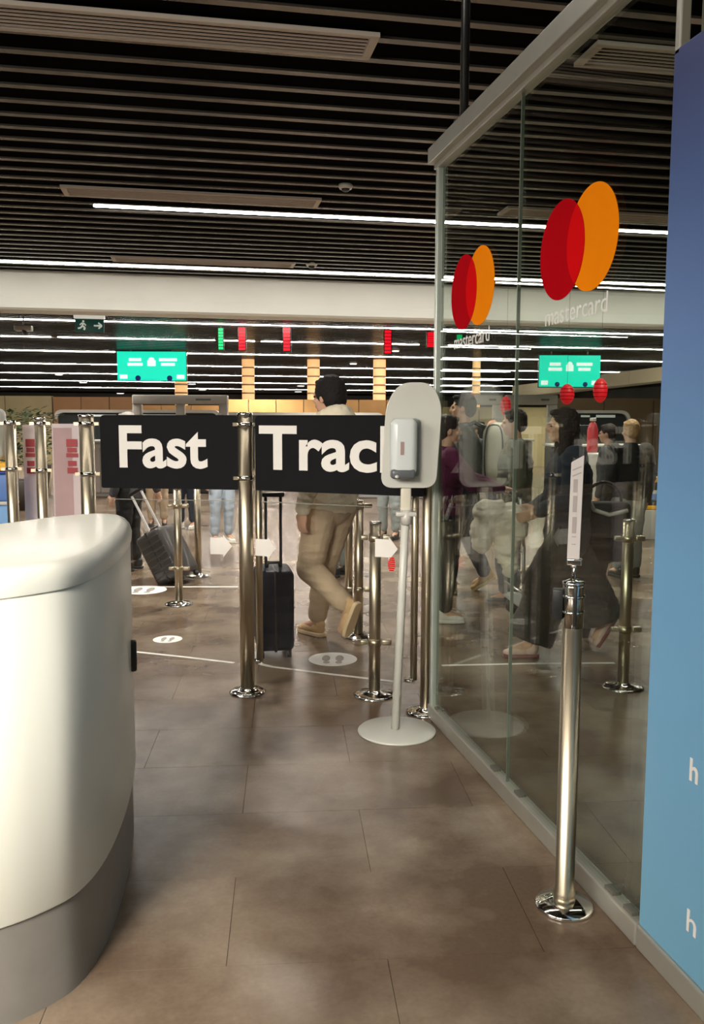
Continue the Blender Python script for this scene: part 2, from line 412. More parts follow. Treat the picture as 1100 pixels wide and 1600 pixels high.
vent(499, 310, 10.68, 'middle beige slotted air vent, left of the ceiling centre, before the first strip light')
vent(460, 410, 14.85, 'far beige slotted air vent just in front of the white beam')
vent(1160, 330, 10.6, 'beige slotted air vent seen through the glass beside the large logo', x_on_line(785, 10.6))
vent(1160, 100, 6.1, 'dim slotted air vent above the glass near the blue panel', x_on_line(915, 6.1))

# ---- small ceiling fittings
def camera_dome(px, py, lab, s_=1, h=CZ):
    p = G(px, py, h); t = thing('ceiling_speaker', lab, 'ceiling fitting', p, 0)
    MB().lathe([(.075*s_, .03), (.085*s_, 0), (.07*s_, -.03)], n=24).build('ring', WHITEP, t)
    MB().sphere((0, 0, -.03*s_), (.05*s_, .05*s_, .035*s_)).build('dome', BPLAS, t)
camera_dome(540, 291, 'small round ceiling camera above the middle air vent, near the glass edge')
camera_dome(487, 413, 'small round ceiling camera right of the far air vent', 1.2)
p = at(37, 513, 22); t = thing('projector', 'white box projector hanging below the ceiling left of the exit sign', 'projector', p, HR)
MB().rbox((0, 0, 0), (.42, .3, .14), .03).build('case', WHITEP, t); MB().cyl((0, -.1, -.06), (.1, -.12, -.16), .05, n=14).build('lens', BPLAS, t)
MB().cyl((0, 0, .05), (0, 0, CZ-p.z), .02, n=8).build('drop_rod', DALU, t)

# ---- exit sign
GRN = mat('dark_green_sign', (.003, .04, .03), .4, emit=.35, ecol=(.003, .05, .035))
SYM = mat('pale_symbol', (.75, .8, .72), .5, emit=.35)
p = at(140, 509, 18); t = thing('exit_sign', 'dark green exit sign with running figure and arrow, white lamp box on top', 'sign', p, HR)
wpx = 18/F
MB().rbox((0, 0, 0), (43*wpx, .06, 19*wpx), .01).build('sign_box', GRN, t)
MB().rbox((0, 0, 15.5*wpx), (46*wpx, .12, 9.5*wpx), .02).build('lamp_box', mat('lamp_box_white', (.8, .8, .72), .4, emit=.5), t)
for sx in (-.2, .2): MB().cyl((sx, 0, .25), (sx, 0, CZ-p.z+.05), .012, n=8).build('hanger', DALU, t)
s_ = MB(); y_ = -.036
def bar2(m_, pts, th=.018, y=y_):
    for (xa, za), (xb, zb) in zip(pts, pts[1:]): m_.cyl((xa, y, za), (xb, y, zb), th, n=6)
bar2(s_, [(.09, 0), (.24, 0)]); bar2(s_, [(.18, .06), (.25, 0), (.18, -.06)])
s_.build('arrow', SYM, t)
s_ = MB(); s_.sphere((-.12, y_, .085), (.022, .01, .022), 10, 6)
bar2(s_, [(-.12, .05), (-.14, -.01), (-.09, -.04), (-.11, -.09)], .02); bar2(s_, [(-.14, -.01), (-.18, -.05), (-.23, -.06)], .018); bar2(s_, [(-.19, .01), (-.15, .05), (-.1, .04), (-.07, .0)], .013)
s_.build('running_figure', SYM, t)

# ---- green information screens
SCR = emis('green_screen_glow', (.0, .78, .52), 1.0); SW = emis('screen_white', (.85, 1, .95), 1.0); SN = emis('screen_navy', (.01, .03, .15), .6)
def screen(px, py, wp, hpx, z, lab, turn=0):
    p = at(px, py, z); k = z/F; W_, H_ = wp*k, hpx*k
    t = thing('information_screen', lab, 'screen', p, face(0)+R(turn), 'green information screens')
    MB().rbox((0, .08, 0), (W_+.04, .12, H_+.05), .01).build('screen_case', BPLAS, t)
    MB().box((0, 0, 0), (W_, .03, H_)).build('display', SCR, t)
    for sx in (-1, 1): MB().cyl((sx*W_*.3, .08, H_/2), (sx*W_*.3, .08, CZ-p.z+.05), .03, n=8).build('hanger', DALU, t)
    a = MB()
    for (x, z_, w_, h_) in ((-.24, .22, .18, .1), (-.24, .06, .22, .1), (.24, .22, .26, .1), (.24, .06, .2, .1), (-.41, -.37, .11, .14), (.42, -.37, .11, .14)):
        MB().box((x*W_, -.02, z_*H_), (w_*W_, .01, h_*H_)).build('text_block', SW, t)
    a = MB(); a.box((0, -.02, .1*H_), (.12*W_, .01, .2*H_)); a.sphere((0, -.02, .22*H_), (.045*W_, .006, .08*H_), 12, 6); a.build('pictogram', SW, t)
    MB().cyl((-.2*W_, -.016, -.42*H_), (-.2*W_, -.024, -.42*H_), .04*W_, n=16).build('badge', SN, t); MB().cyl((.26*W_, -.016, -.42*H_), (.26*W_, -.024, -.42*H_), .04*W_, n=16).build('badge', SN, t)
    MB().cyl((0, -.015, .16*H_), (0, -.018, .16*H_), .055*W_, n=20).build('badge', SN, t)
screen(237, 572, 106, 44, 32.5, 'green lit screen hanging left of centre above the Fast board')
screen(890, 580, 94, 48, 32.5, 'green lit screen seen through the glass, right of the tall glass joint')

# ---- narrow vertical displays, red and green
def vdisp(px, py0, py1, wp, z, col, lab, grp):
    p = at(px, (py0+py1)/2, z); k = z/F
    t = thing('vertical_display', lab, 'display', p, face(0), grp)
    H_ = (py1-py0)*k; W_ = wp*k
    MB().box((0, .05, 0), (W_*1.3, .06, H_*1.05)).build('display_case', BPLAS, t)
    MB().cyl((0, .05, H_/2), (0, .05, CZ-p.z+.05), .015, n=8).build('hanger', DALU, t)
    me = MB().box((0, 0, 0), (W_, .02, H_/9)).data('lit_segment', col)
    for i in range(7): share('lit_segment', me, t, (0, 0, -H_/2+H_*(i+.5)/7))
RE = emis('red_led', (.9, .005, .02), 1.0); GE = emis('green_led', (.0, .75, .2), .9)
vdisp(345, 513, 546, 7, 24.6, GE, 'narrow green lit vertical display right of the green screen', 'vertical lit displays')
for px, a, b_, lab in ((378, 512, 547, 'narrow red vertical display next to the green one'), (448, 512, 548, 'narrow red vertical display above the walking man, left of his head'),
                       (606, 516, 552, 'narrow red vertical display above the white dispenser board'), (673, 519, 542, 'narrow red vertical display touching the glass edge')):
    vdisp(px, a, b_, 10, 24.6, RE, lab, 'vertical lit displays')
vdisp(718, 523, 530, 8, 24.6, GE, 'tiny green display seen through the glass under the small logo', 'vertical lit displays')

# ---- warm lit columns at the far end
WARM = mat('warm_lit_column', (.9, .6, .33), .5, emit=.75, ecol=(.95, .52, .2)); BRNZ = mat('column_band', (.5, .33, .18), .4, .5)
for px, lab in ((285, 'warm lit round column below the left green screen'), (389, 'warm lit round column between the Fast and Track boards'), (490, 'warm lit round column just left of the walking man'), (592, 'warm lit round column left of the white dispenser board'), (742, 'slim warm lit column seen through the glass')):
    p = ground(px, 37); t = thing('lit_column', lab, 'column', p, 0, 'warm lit columns')
    r_ = .27 if px < 700 else .17
    MB().cyl((0, 0, 0), (0, 0, CZ), r_, n=18).build('shaft', WARM, t)
    me = MB().cyl((0, 0, -.03), (0, 0, .03), r_+.02, n=18).data('band', BRNZ)
    for k in range(5): share('band', me, t, (0, 0, 2.4+k*.36))

# ---- downlights
dl = [(92, 585), (130, 597.5), (188, 614.5), (316, 609), (470, 603), (466, 612), (300, 600), (552, 568), (618, 548)]
DL = emis('downlight_glow', (1, .95, .88), 4)
side = ['far left', 'left, before the green screen', 'under the left edge of the green screen', 'right below the green screen', 'left of the walking man, upper', 'left of the walking man, lower', 'below the green screen, upper', 'above the walking man', 'above the dispenser board']
for (px, py), sd in zip(dl, side):
    g_ = G(px, py, CZ-.02); k = (g_-CAM).length/F
    t = thing('downlight', 'small round ceiling spotlight, '+sd, 'ceiling light', g_, 0, 'round ceiling spotlights')
    MB().lathe([(6*k, .03), (6.3*k, 0), (5.2*k, -.01)], n=20).build('ring', WHITEP, t); MB().cyl((0, 0, -.03), (0, 0, 0), 5*k, n=20).build('lens', DL, t)

# ================================================================== FAR HALL
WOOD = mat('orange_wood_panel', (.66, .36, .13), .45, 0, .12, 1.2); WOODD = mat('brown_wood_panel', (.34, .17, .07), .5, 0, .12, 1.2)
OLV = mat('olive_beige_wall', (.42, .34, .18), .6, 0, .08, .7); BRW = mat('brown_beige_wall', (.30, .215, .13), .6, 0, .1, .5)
GREYM = mat('pale_grey_metal', (.56, .54, .49), .4, .1, .04); DGREY = mat('dark_shop_glass', (.03, .035, .035), .15)
def wall_strip(name, pa, pb, ytop, z, m, lab, cat, panels=0, zb=0):
    """free-standing wall across pixel columns pa..pb at distance z, top at pixel row ytop; built of separate panels"""
    a, b_ = at(pa, ytop, z), at(pb, ytop, z); H_ = a.z; L_ = (b_-a).length
    t = thing(name, lab, cat, (a.x, a.y, 0), face(0))
    n = max(1, panels); me = MB().box((L_/n/2, .12, (H_+zb)/2), (L_/n-.03, .24, H_-zb)).data('panel', m)
    for i in range(n): share('panel', me, t, (i*L_/n, 0, 0))
    MB().box((L_/2, .14, (H_+zb)/2-.04), (L_, .16, H_-zb-.1)).build('core', DALU, t)
    return t
wall_strip('wood_screen_wall', 345, 690, 624, 31, WOOD, 'low orange wood wall behind the Track board', 'wall', 8)
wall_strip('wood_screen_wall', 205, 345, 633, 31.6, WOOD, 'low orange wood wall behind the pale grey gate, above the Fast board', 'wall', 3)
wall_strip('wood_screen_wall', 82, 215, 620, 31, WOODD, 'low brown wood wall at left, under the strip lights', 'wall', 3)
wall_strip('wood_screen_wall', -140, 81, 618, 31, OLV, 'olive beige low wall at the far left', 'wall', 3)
wall_strip('beige_wall', 866, 1100, 622, 26, BRW, 'brown beige wall seen through the glass, behind the dark shop front', 'wall', 3)
wall_strip('beige_wall', 690, 866, 636, 30, OLV, 'olive wall seen through the glass, behind the white gates', 'wall', 3)
# sloping beige soffit at the right, behind the green screen
a = at(800, 612, 47); b_ = at(1100, 576, 37)
t = thing('sloping_soffit', 'long beige soffit running up to the right behind the second green screen', 'soffit', (0, 0, 0))
d_ = (b_-a); L_ = d_.length; M_ = frame(a, d_.normalized(), V((0, 0, 1)).cross(d_.normalized()), V((0, 0, 1)))
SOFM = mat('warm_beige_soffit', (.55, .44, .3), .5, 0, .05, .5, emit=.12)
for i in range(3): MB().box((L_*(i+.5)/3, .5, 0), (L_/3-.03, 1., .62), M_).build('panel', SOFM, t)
# gates: posts and lintel
def gate(pa, pb, yt, yb, z, lab, mid=None, grp='pale grey gates'):
    k = z/F; a = at(pa, yt, z); b_ = at(pb, yt, z); L_ = (b_-a).length; H_ = a.z; th = (yb-yt)*k
    t = thing('gate_frame', lab, 'gate', (a.x, a.y, 0), face(0), grp)
    MB().rbox((L_/2, 0, H_-th/2), (L_, .3, th), .03).build('lintel', GREYM, t)
    for x in [.12, L_-.12]+([L_*mid] if mid else []): MB().rbox((x, 0, (H_-th)/2), (.24, .26, H_-th), .03).build('post', GREYM, t)
    MB().box((L_*.75, -.16, H_-th*.5), (L_*.16, .01, th*.2)).build('marker', DALU, t)
gate(208, 356, 617, 631, 24, 'wide pale grey gate frame above the Fast board', .5)
gate(719, 785, 617, 632, 22, 'pale gate frame through the glass, left of the glass joint, beside the bald man')
gate(790, 870, 617, 632, 22, 'pale gate frame through the glass, right of the glass joint, above the olive jacket')
# dark shop fronts with a pale rounded frame
def shop(pa, pb, yt, z, lab):
    k = z/F; a = at(pa, yt, z); b_ = at(pb, yt, z); L_ = (b_-a).length; H_ = a.z
    t = thing('shop_front', lab, 'shop front', (a.x, a.y, 0), face(0), 'dark shop fronts with rounded frames')
    out = arc_round([(0, 0), (L_, 0), (L_, H_), (0, H_)], [0, 0, .25, .25]); Mx = frame((0, 0, 0), (1, 0, 0), (0, 0, 1), (0, -1, 0))
    th = 4.5*k; inn = arc_round([(th, 0), (L_-th, 0), (L_-th, H_-th), (th, H_-th)], [0, 0, .2, .2])
    n = len(out); fs = [(i, i+1, n+i+1, n+i) for i in range(n-1)]; m_ = MB()
    vs = [(x, -.1, y) for x, y in out]+[(x, -.1, y) for x, y in inn]+[(x, .2, y) for x, y in out]+[(x, .2, y) for x, y in inn]
    fs += [(2*n+i, 3*n+i, 3*n+i+1, 2*n+i+1) for i in range(n-1)]+[(i, 2*n+i, 2*n+i+1, i+1) for i in range(n-1)]+[(n+i, n+i+1, 3*n+i+1, 3*n+i) for i in range(n-1)]
    m_.add(vs, fs); m_.build('front_frame', GREYM, t)
    MB().prism(inn, -.15, 0, Mx).build('dark_glass', DGREY, t)
    b2 = MB(); b2.box((L_*.3, -.0, H_-9*k), (L_*.14, .04, 3*k)); b2.box((L_*.62, -.0, H_-9*k), (L_*.3, .04, 4*k)); b2.build('sign_strip', mat('sign_strip_glow', (.6, .65, .62), .5, emit=.35), t)
shop(86, 345, 640, 27, 'dark shop front with pale rounded frame, upper left above the Fast board')
shop(340, 600, 644, 28, 'dark shop front top edge directly behind the Track board')
shop(885, 984, 641, 20, 'dark shop front with pale rounded frame seen through the glass at right')
# red round lanterns
RL = emis('red_lantern_glow', (.6, .006, .012), .7)
for px, py, rx, ry, z, lab in ((735, 628, 8, 14, 16, 'left of the glass joint, over the gate'), (790, 634, 8, 15, 16, 'right of the glass joint'), (886, 616, 11, 16, 16, 'under the second green screen'), (938, 610, 11, 19, 16, 'at the right end of the second green screen')):
    p = at(px, py, z); k = z/F
    t = thing('red_lantern', 'round red hanging light, '+lab, 'lantern', p, 0, 'red hanging lights')
    MB().sphere((0, 0, 0), (rx*k, rx*k, ry*k)).build('globe', RL, t)
    for q in (-.5, -.17, .17, .5): MB().lathe([(rx*k*(1-q*q)**.5*1.03, q*ry*k-.008), (rx*k*(1-q*q)**.5*1.03, q*ry*k+.008)], n=18).build('rib', DRED, t)
    MB().cyl((0, 0, ry*k), (0, 0, CZ-p.z+.05), .003, n=6).build('cord', BPLAS, t)
# desks in the distance: blue and yellow advertising blocks
YEL = mat('yellow_print', (.85, .45, .01), .5, emit=0); BLU = mat('blue_print', (.10, .22, .55), .5); LBL = mat('light_blue_print', (.16, .36, .66), .5)
def adblock(pa, pb, yt, yb, z, lab, bands):
    a = at(pa, yt, z); b_ = at(pb, yt, z); L_ = (b_-a).length; k = z/F
    t = thing('advertising_stand', lab, 'advert stand', (a.x, a.y, 0), face(0))
    H_ = a.z; zz = H_
    for nm, m_, hp_ in bands:
        h = min(hp_*k, zz); MB().rbox((L_/2, .06, zz-h/2), (L_, .12, h-.002), min(.01, h*.3)).build(nm, m_, t); zz -= h
        if zz <= 0.01: break
adblock(-120, 17, 722, 0, 5.5, 'blue advertising stand with a yellow top band at the left edge, behind the counter', [('yellow_band', YEL, 14), ('navy_band', SN, 5), ('blue_band', BLU, 42), ('white_band', WHITEP, 7), ('light_blue_band', LBL, 900)])
adblock(966, 1100, 745, 0, 11, 'yellow and blue low stand through the glass beside the blue panel', [('yellow_band', YEL, 9), ('navy_band', BPLAS, 12), ('white_band', WHITEP, 6), ('blue_band', BLU, 10), ('black_band', BPLAS, 8), ('yellow_band', YEL, 7), ('grey_band', GREYM, 900)])
p = at(-34, 700, 5.55); t = thing('display_cabinet', 'white rounded box standing on the blue stand at the left edge', 'cabinet', (p.x, p.y, 0), face(0))
q = 5.5/F; MB().rbox((-.04, .0, 1.42), (.44, .11, .33), .04).build('body', WHITEP, t); MB().box((.13, -.058, 1.42), (.06, .012, .14)).build('keypad', GREYM, t)
# potted plants at the far left
LEAF = mat('dark_green_leaf', (.04, .075, .018), .5, 0, .4, 4); POT = mat('dark_pot', (.05, .04, .03), .6)
for px, z, lab in ((28, 14.5, 'leafy green potted plant at far left, behind the acrylic signs'), (62, 19.8, 'second leafy potted plant, right of the first at far left')):
    p = ground(px, z); t = thing('potted_plant', lab, 'plant', p, 0)
    MB().lathe([(.2, 0), (.28, .5), (.26, .52)], n=20).build('pot', POT, t)
    MB().cyl((0, 0, .45), (0, 0, 1.2), .03, n=8).build('stem', POT, t)
    m_ = MB(); random.seed(px)
    for i in range(420):
        a_ = random.uniform(0, 6.28); rr = random.uniform(.1, .48); hz = random.uniform(.75, 1.72)
        c_ = V((rr*math.cos(a_), rr*math.sin(a_), hz)); d_ = V((math.cos(a_), math.sin(a_), random.uniform(-.4, .5))).normalized(); s_ = d_.cross(V((0, 0, 1))).normalized(); l_ = random.uniform(.1, .2)
        m_.add([c_, c_+d_*l_*.5+s_*.03, c_+d_*l_, c_+d_*l_*.5-s_*.03, c_+d_*l_*.5+V((0, 0, .015))], [(0, 1, 4), (1, 2, 4), (2, 3, 4), (3, 0, 4)])
    o = m_.build('foliage', LEAF, t); o['kind'] = 'stuff'
# check-in desks behind everybody
DESK = mat('desk_front', (.34, .3, .26), .4); 
def desk(pa, pb, z, h, m_, lab):
    a = ground(pa, z); b_ = ground(pb, z); L_ = (b_-a).length
    t = thing('service_desk', lab, 'desk', a, face(0), 'service desks far in the hall')
    MB().rbox((L_/2, .3, h/2), (L_, .6, h), .03).build('desk_body', m_, t); MB().rbox((L_/2, .3, h+.02), (L_+.06, .68, .04), .01).build('desk_top', GREYM, t)
    MB().rbox((L_*.3, .3, h+.21), (.5, .05, .34), .01).build('monitor', BPLAS, t)
    me = MB().box((0, -.012, h/2), (L_/5-.03, .02, h-.2)).data('front_panel', m_)
    for i in range(5): share('front_panel', me, t, (L_*(i+.5)/5, 0, 0))
desk(90, 205, 17, 1.1, DESK, 'grey brown service desk behind the acrylic signs at left')
desk(215, 360, 18, 1.15, mat('black_desk_front', (.05, .05, .055), .3), 'dark service desk under the Fast board')
desk(560, 680, 17, 1.15, mat('grey_desk_front', (.4, .4, .4), .3), 'light grey service desk under the Track board')
desk(700, 830, 17, 1.15, DESK, 'grey brown service desk through the glass, left part')
desk(860, 1000, 15, 1.1, mat('black_desk_front', (.04, .045, .045), .3), 'dark service desk through the glass, behind the person in a black jacket')

# ================================================================== FLOOR MARKS
TAPE = mat('white_floor_tape', (.85, .81, .74), .8)
def tape(pts, lab, wd=.03):
    m_ = MB(); P = [G(*q) for q in pts]
    for a, b_ in zip(P, P[1:]):
        d = (b_-a).normalized(); n_ = V((-d.y, d.x, 0))*wd/2
        m_.add([a-n_, a+n_, b_+n_, b_-n_], [(0, 1, 2, 3)]); m_.add([v+V((0, 0, .0015)) for v in (a-n_, a+n_, b_+n_, b_-n_)], [(0, 3, 2, 1)])
    tag(m_.build('floor_tape', TAPE), lab, 'floor marking')
tape([(205, 1018), (290, 1027), (366, 1036)], 'thin white floor line between the counter and the sign post')
tape([(398, 1018), (400, 1030), (408, 1038), (425, 1042), (520, 1054), (615, 1065)], 'thin white floor line curving from the sign post towards the dispenser stand')
tape([(205, 917), (290, 917), (372, 917)], 'thin white floor line beyond the grey suitcase', .04)
tape([(690, 1040), (830, 1037), (960, 1036)], 'thin white floor line seen through the glass under the dark haired woman')
STK = mat('white_floor_sticker', (.92, .9, .85), .8); STG = mat('grey_sticker_print', (.42, .38, .34), .5)
def sticker(px, py, r_, lab):
    p = G(px, py); t = thing('floor_sticker', lab, 'floor sticker', p, face(0), 'round floor stickers')
    MB().lathe([(r_, 0), (r_, .002)], n=36, smooth=False).build('disc', STK, t)
    for s_ in (-1, 1):
        m_ = MB(); m_.sphere((s_*r_*.28, r_*.1, .0022), (r_*.17, r_*.45, .0012), 14, 4); m_.sphere((s_*r_*.25, -r_*.5, .0022), (r_*.14, r_*.18, .0012), 12, 4); m_.build('footprint', STG, t)
sticker(520, 1030, .155, 'round white floor sticker with footprints below the walking man')
sticker(262, 999, .10, 'small white footprint floor sticker between counter and sign post')
sticker(225, 922, .2, 'white floor sticker beside the tilted grey suitcase')
sticker(690, 960, .12, 'white floor sticker behind the glass edge')

# ================================================================== COUNTER
cp = [(-1.9, 2.25), (-1.2, 2.06), (-.75, 2.03), (-.45, 2.09), (-.30, 2.17), (-.225, 2.26), (-.175, 2.42), (-.14, 2.66), (-.122, 2.95), (-.125, 3.2), (-.16, 3.36), (-.26, 3.42), (-.42, 3.32), (-.62, 3.08), (-.95, 2.92), (-1.9, 2.95)]
def spline(pts, n=6):
    out = []; k = len(pts)
    for i in range(k):
        p0, p1, p2, p3 = (V((*pts[(i+j-1) % k], 0)) for j in range(4))
        for j in range(n):
            t = j/n; q = .5*((2*p1)+(p2-p0)*t+(2*p0-5*p1+4*p2-p3)*t*t+(3*p1-p0-3*p2+p3)*t**3); out.append((q.x, q.y))
    return out
def inset(pts, d):
    n = len(pts); out = []
    for i in range(n):
        a, b_ = V(pts[i-1]), V(pts[(i+1) % n]); t = (b_-a).normalized(); out.append((pts[i][0]-t.y*d, pts[i][1]+t.x*d))
    return out
co = spline(cp)
def stack(levels, m_, name, par):
    n = len(co); vs = []; fs = []
    for d, z in levels: vs += [(x, y, z) for x, y in inset(co, d)]
    for i in range(len(levels)-1):
        for k in range(n): fs.append((i*n+k, i*n+(k+1) % n, (i+1)*n+(k+1) % n, (i+1)*n+k))
    fs.append(list(range(n))[::-1]); fs.append([(len(levels)-1)*n+k for k in range(n)])
    return MB().add(vs, fs, True).build(name, m_, par)
ct = thing('reception_counter', 'white curved reception counter with grey base at the left edge', 'counter', (0, 0, 0))
stack([(.012, .0), (.012, .27)], GLAM, 'plinth', ct)
stack([(.006, .262), (0, .268), (0, 1.075), (.004, 1.08)], WLAM, 'body', ct)
stack([(.006, 1.078), (-.004, 1.084), (-.006, 1.11), (0, 1.13), (.012, 1.143), (.028, 1.150), (.034, 1.151), (.05, 1.151)], WLAM, 'worktop', ct)
for o_ in list(ct.children):
    e_ = o_.modifiers.new('e', 'EDGE_SPLIT'); e_.split_angle = R(50)
b = MB(); b.rbox((-.116, 2.98, .695), (.026, .03, .11), .008); tag(b.build('handle', BPLAS, ct), 'black upright handle')
# plastic jug behind the counter
p = ground(38, 3.6, 1.15)
# ================================================================== SIGN BARRIER
BB = 1.135
def sign_board(pa, pb, body, pl, pr, lab, tail=0):
    A = ground(pa[0], pa[1], 1.2); B = ground(pb[0], pb[1], 1.2); A.z = B.z = 0; d = (B-A); L_ = d.length; a_ = math.atan2(d.y, d.x)
    t = thing('sign_board', lab, 'sign', (A.x, A.y, BB), a_, 'Fast Track sign boards')
    out = arc_round([(0, 0), (L_, 0), (L_, .405), (0, .405)], [.012, .012, .03, .03])
    MB().prism(out, -.014, .014, frame((0, 0, 0), (1, 0, 0), (0, 0, 1), (0, -1, 0))).build('board', BLACK, t)
    return t, L_
t, L_ = sign_board((160, 4.76), (374, 4.64), 'Fast', 0, 0, 'long black board reading Fast, left of the steel sign post')
text('lettering', 'Fast', L_*(327-190)/214, .236, frame((L_*30/214, -.0145, .112), (1, 0, 0), (0, 0, 1), (0, -1, 0)), LETTER, t, .003, .024)
t, L_ = sign_board((401, 4.61), (664, 4.24), 'Track', 0, 0, 'long black board reading Track, partly hidden by the white dispenser board')
text('lettering', 'Track', L_*(652-408)/263, .238, frame((L_*7/263, -.0145, .112), (1, 0, 0), (0, 0, 1), (0, -1, 0)), LETTER, t, .003, .024)
# clear lower panels with arrow stickers
ARR = mat('white_arrow_sticker', (.68, .65, .60), .5)
def low_panel(pa, pb, lab, arrows, marks=()):
    A = ground(pa[0], pa[1], 1.2); B = ground(pb[0], pb[1], 1.2); A.z = B.z = 0; d = (B-A); L_ = d.length; a_ = math.atan2(d.y, d.x)
    t = thing('clear_panel', lab, 'panel', (A.x, A.y, .16), a_, 'clear panels under the sign boards')
    MB().box((L_/2, 0, .455), (L_, .008, .91)).build('pane', CLEAR, t)
    MB().box((L_/2, 0, .9115), (L_, .010, .003)).build('edge_rail', DALU, t)
    for f_, z_ in arrows:
        s = .062; o2 = [(-s, -s*.75), (s*.2, -s*.75), (s*.2, -s), (s, 0), (s*.2, s), (s*.2, s*.75), (-s, s*.75)]
        MB().prism(o2, 0, .002, frame((L_*f_, -.0045, z_), (1, 0, 0), (0, 0, 1), (0, -1, 0))).build('arrow_sticker', ARR, t)
    for f_, z_ in marks:
        m_ = MB()
        for q in range(-3, 4):
            w_ = (1-(q/4)**2)**.5*.02; m_.box((L_*f_, -.0055, z_+q*.0105), (w_*2, .002, .007))
        m_.build('striped_sticker', RED, t)
low_panel((165, 4.76), (372, 4.66), 'clear low panel with a white arrow under the Fast board', [((345-165)/207, .66)])
low_panel((408, 4.62), (652, 4.27), 'clear low panel with white arrows under the Track board', [(.03, .66), ((608-408)/244, .70)], [((616-408)/244, .62)])
def sign_post(px, py, r_, lab, H_=1.555, rear=(.075, .05), z=None):
    p = G(px, py) if py else ground(px, z)
    t = thing('sign_post', lab, 'post', p, 0, 'steel sign posts')
    MB().lathe([(.10, 0), (.102, .006), (.085, .018), (.045, .026), (.044, .03)], n=36).build('base_plate', CHROME, t)
    MB().lathe([(r_, .02), (r_, H_-.01)], n=28).build('tube', STEEL, t)
    MB().lathe([(r_+.002, H_-.02), (r_+.002, H_-.004), (r_*.8, H_)], n=28).build('cap', CHROME, t)
    for z_ in (1.2, 1.49):
        MB().lathe([(r_+.004, z_-.012), (r_+.004, z_+.012)], n=28).build('clamp', CHROME, t)
        MB().box((-r_-.012, -.0, z_), (.03, .02, .018)).box((r_+.012, -.0, z_), (.03, .02, .018)).build('bracket', STEEL, t)
    if rear:
        MB().cyl((rear[0], rear[1], .16), (rear[0], rear[1], 1.47), .019, n=14).build('side_tube', STEEL, t)
        MB().cyl((rear[0]-.022, rear[1], .155), (rear[0]-.022, rear[1], .17), .03, n=14).build('tube_foot', CHROME, t)
    return t
sign_post(387, 1082, .040, 'tall steel sign post between the Fast and Track boards')
sign_post(665, 1113, .030, 'tall steel sign post behind the dispenser, against the glass edge', rear=(-.05, .06))
sign_post(146, None, .042, 'pale metal sign post at the left end of the Fast board', rear=None, z=4.95, H_=1.545)
sign_post(75, None, .034, 'pale metal post between the two acrylic signs at left', rear=None, z=5.3, H_=1.53)
sign_post(29, None, .036, 'leftmost pale metal post beside the blue stand', rear=None, z=5.45, H_=1.51)
# frosted acrylic signs with red print
PINK = mat('pale_pink_acrylic', (.72, .62, .62), .3, alpha=.62)
REDP = mat('faded_red_print', (.3, .015, .02), .5)
for pa, pb, z, yt, rx, lab in ((38, 66, 5.75, 664, 50, 'pale acrylic sign with a column of red print, left of the two'), (84, 136, 5.2, 662, 115, 'pale acrylic sign with red print blocks beside the Fast board')):
    a = ground(pa, z, 1.1); b_ = ground(pb, z, 1.1); L_ = (b_-a).length; k = z/F; top = at(pa, yt, z).z
    t = thing('acrylic_sign', lab, 'sign', (a.x, a.y, 0), face(0), 'acrylic signs with red print')
    MB().box((L_/2, 0, (top+.5)/2), (L_, .008, top-.5)).build('pane', PINK, t)
    if pb > 100: MB().box((L_*.32, -.006, (top+.5)/2), (L_*.56, .003, top-.55)).build('white_film', FGLASS, t)
    for yy, hh, ww in ((692, 12, 14), (703, 7, 12), (711, 6, 15), (724, 8, 11), (735, 9, 13)):
        zz = at(pa, yy, z).z; MB().box(((rx-pa)*k, -.009, zz), (ww*k*(1.2 if pb > 100 else 1), .004, hh*k)).build('print_block', REDP, t)
    for yy in (712, 730, 748):
        zz = at(pa, yy, z).z; MB().box((L_*.5, .012, zz), (L_*.98, .01, 3*k)).build('edge_strip', WHITEP, t)
    MB().box((.02, 0, .25), (.03, .03, .5)).box((L_-.02, 0, .25), (.03, .03, .5)).box((L_/2, 0, .01), (L_, .16, .02)).build('stand', ALU, t)

# ================================================================== DISPENSER
p = G(620, 1143); t = thing('sanitiser_stand', 'white floor stand with a rounded board carrying the hand sanitiser dispenser', 'stand', p, face(0)+R(3))
MB().lathe([(.19, 0), (.192, .006), (.186, .012), (.03, .016)], n=48).build('base_disc', WHITEP, t)
MB().cyl((-.008, 0, .01), (.045, .02, 1.3), .021, .019, n=18).build('pole', WHITEP, t)
MB().rbox((.034, .0, 1.07), (.10, .05, .022), .006).cyl((.036, 0, 1.02), (.036, 0, 1.09), .027, n=18).build('collar', GREYM, t)
MB().rbox((.034, .012, 1.13), (.05, .03, .16), .008).build('back_strap', mat('cream_strap', (.6, .56, .45), .4), t)
# board outline: rounded top, slightly wider bottom, leaning like the pole
ol = []
pts = [(-.142, -.245), (.122, -.245), (.134, .15), (.08, .25), (-.07, .25), (-.130, .15)]
ol = arc_round(pts, [.06, .06, .12, .10, .10, .12], 8)
Mb = frame((.060, -.008, 1.44), (1, 0, .0), (.03, 0, 1), (0, -1, 0))
MB().prism(ol, -.005, .007, Mb).build('board', WHITEP, t, bevel=.003)
dp = thing('sanitiser_dispenser', 'pale grey hand sanitiser dispenser mounted on the white rounded board', 'dispenser', t.location + Matrix.Rotation(face(0)+R(3), 3, 'Z') @ V((.012, -.018, 1.385)), face(0)+R(3))
DSP = mat('pale_blue_grey_plastic', (.60, .64, .62), .25, 0, .02); DSPD = mat('grey_green_plastic', (.23, .28, .27), .35)
MB().rbox((.012, -.012, 0), (.135, .045, .275), .02).build('back_shell', DSPD, dp)
MB().rbox((-.002, -.06, .005), (.125, .085, .265), .034, seg=5).build('cover', DSP, dp)
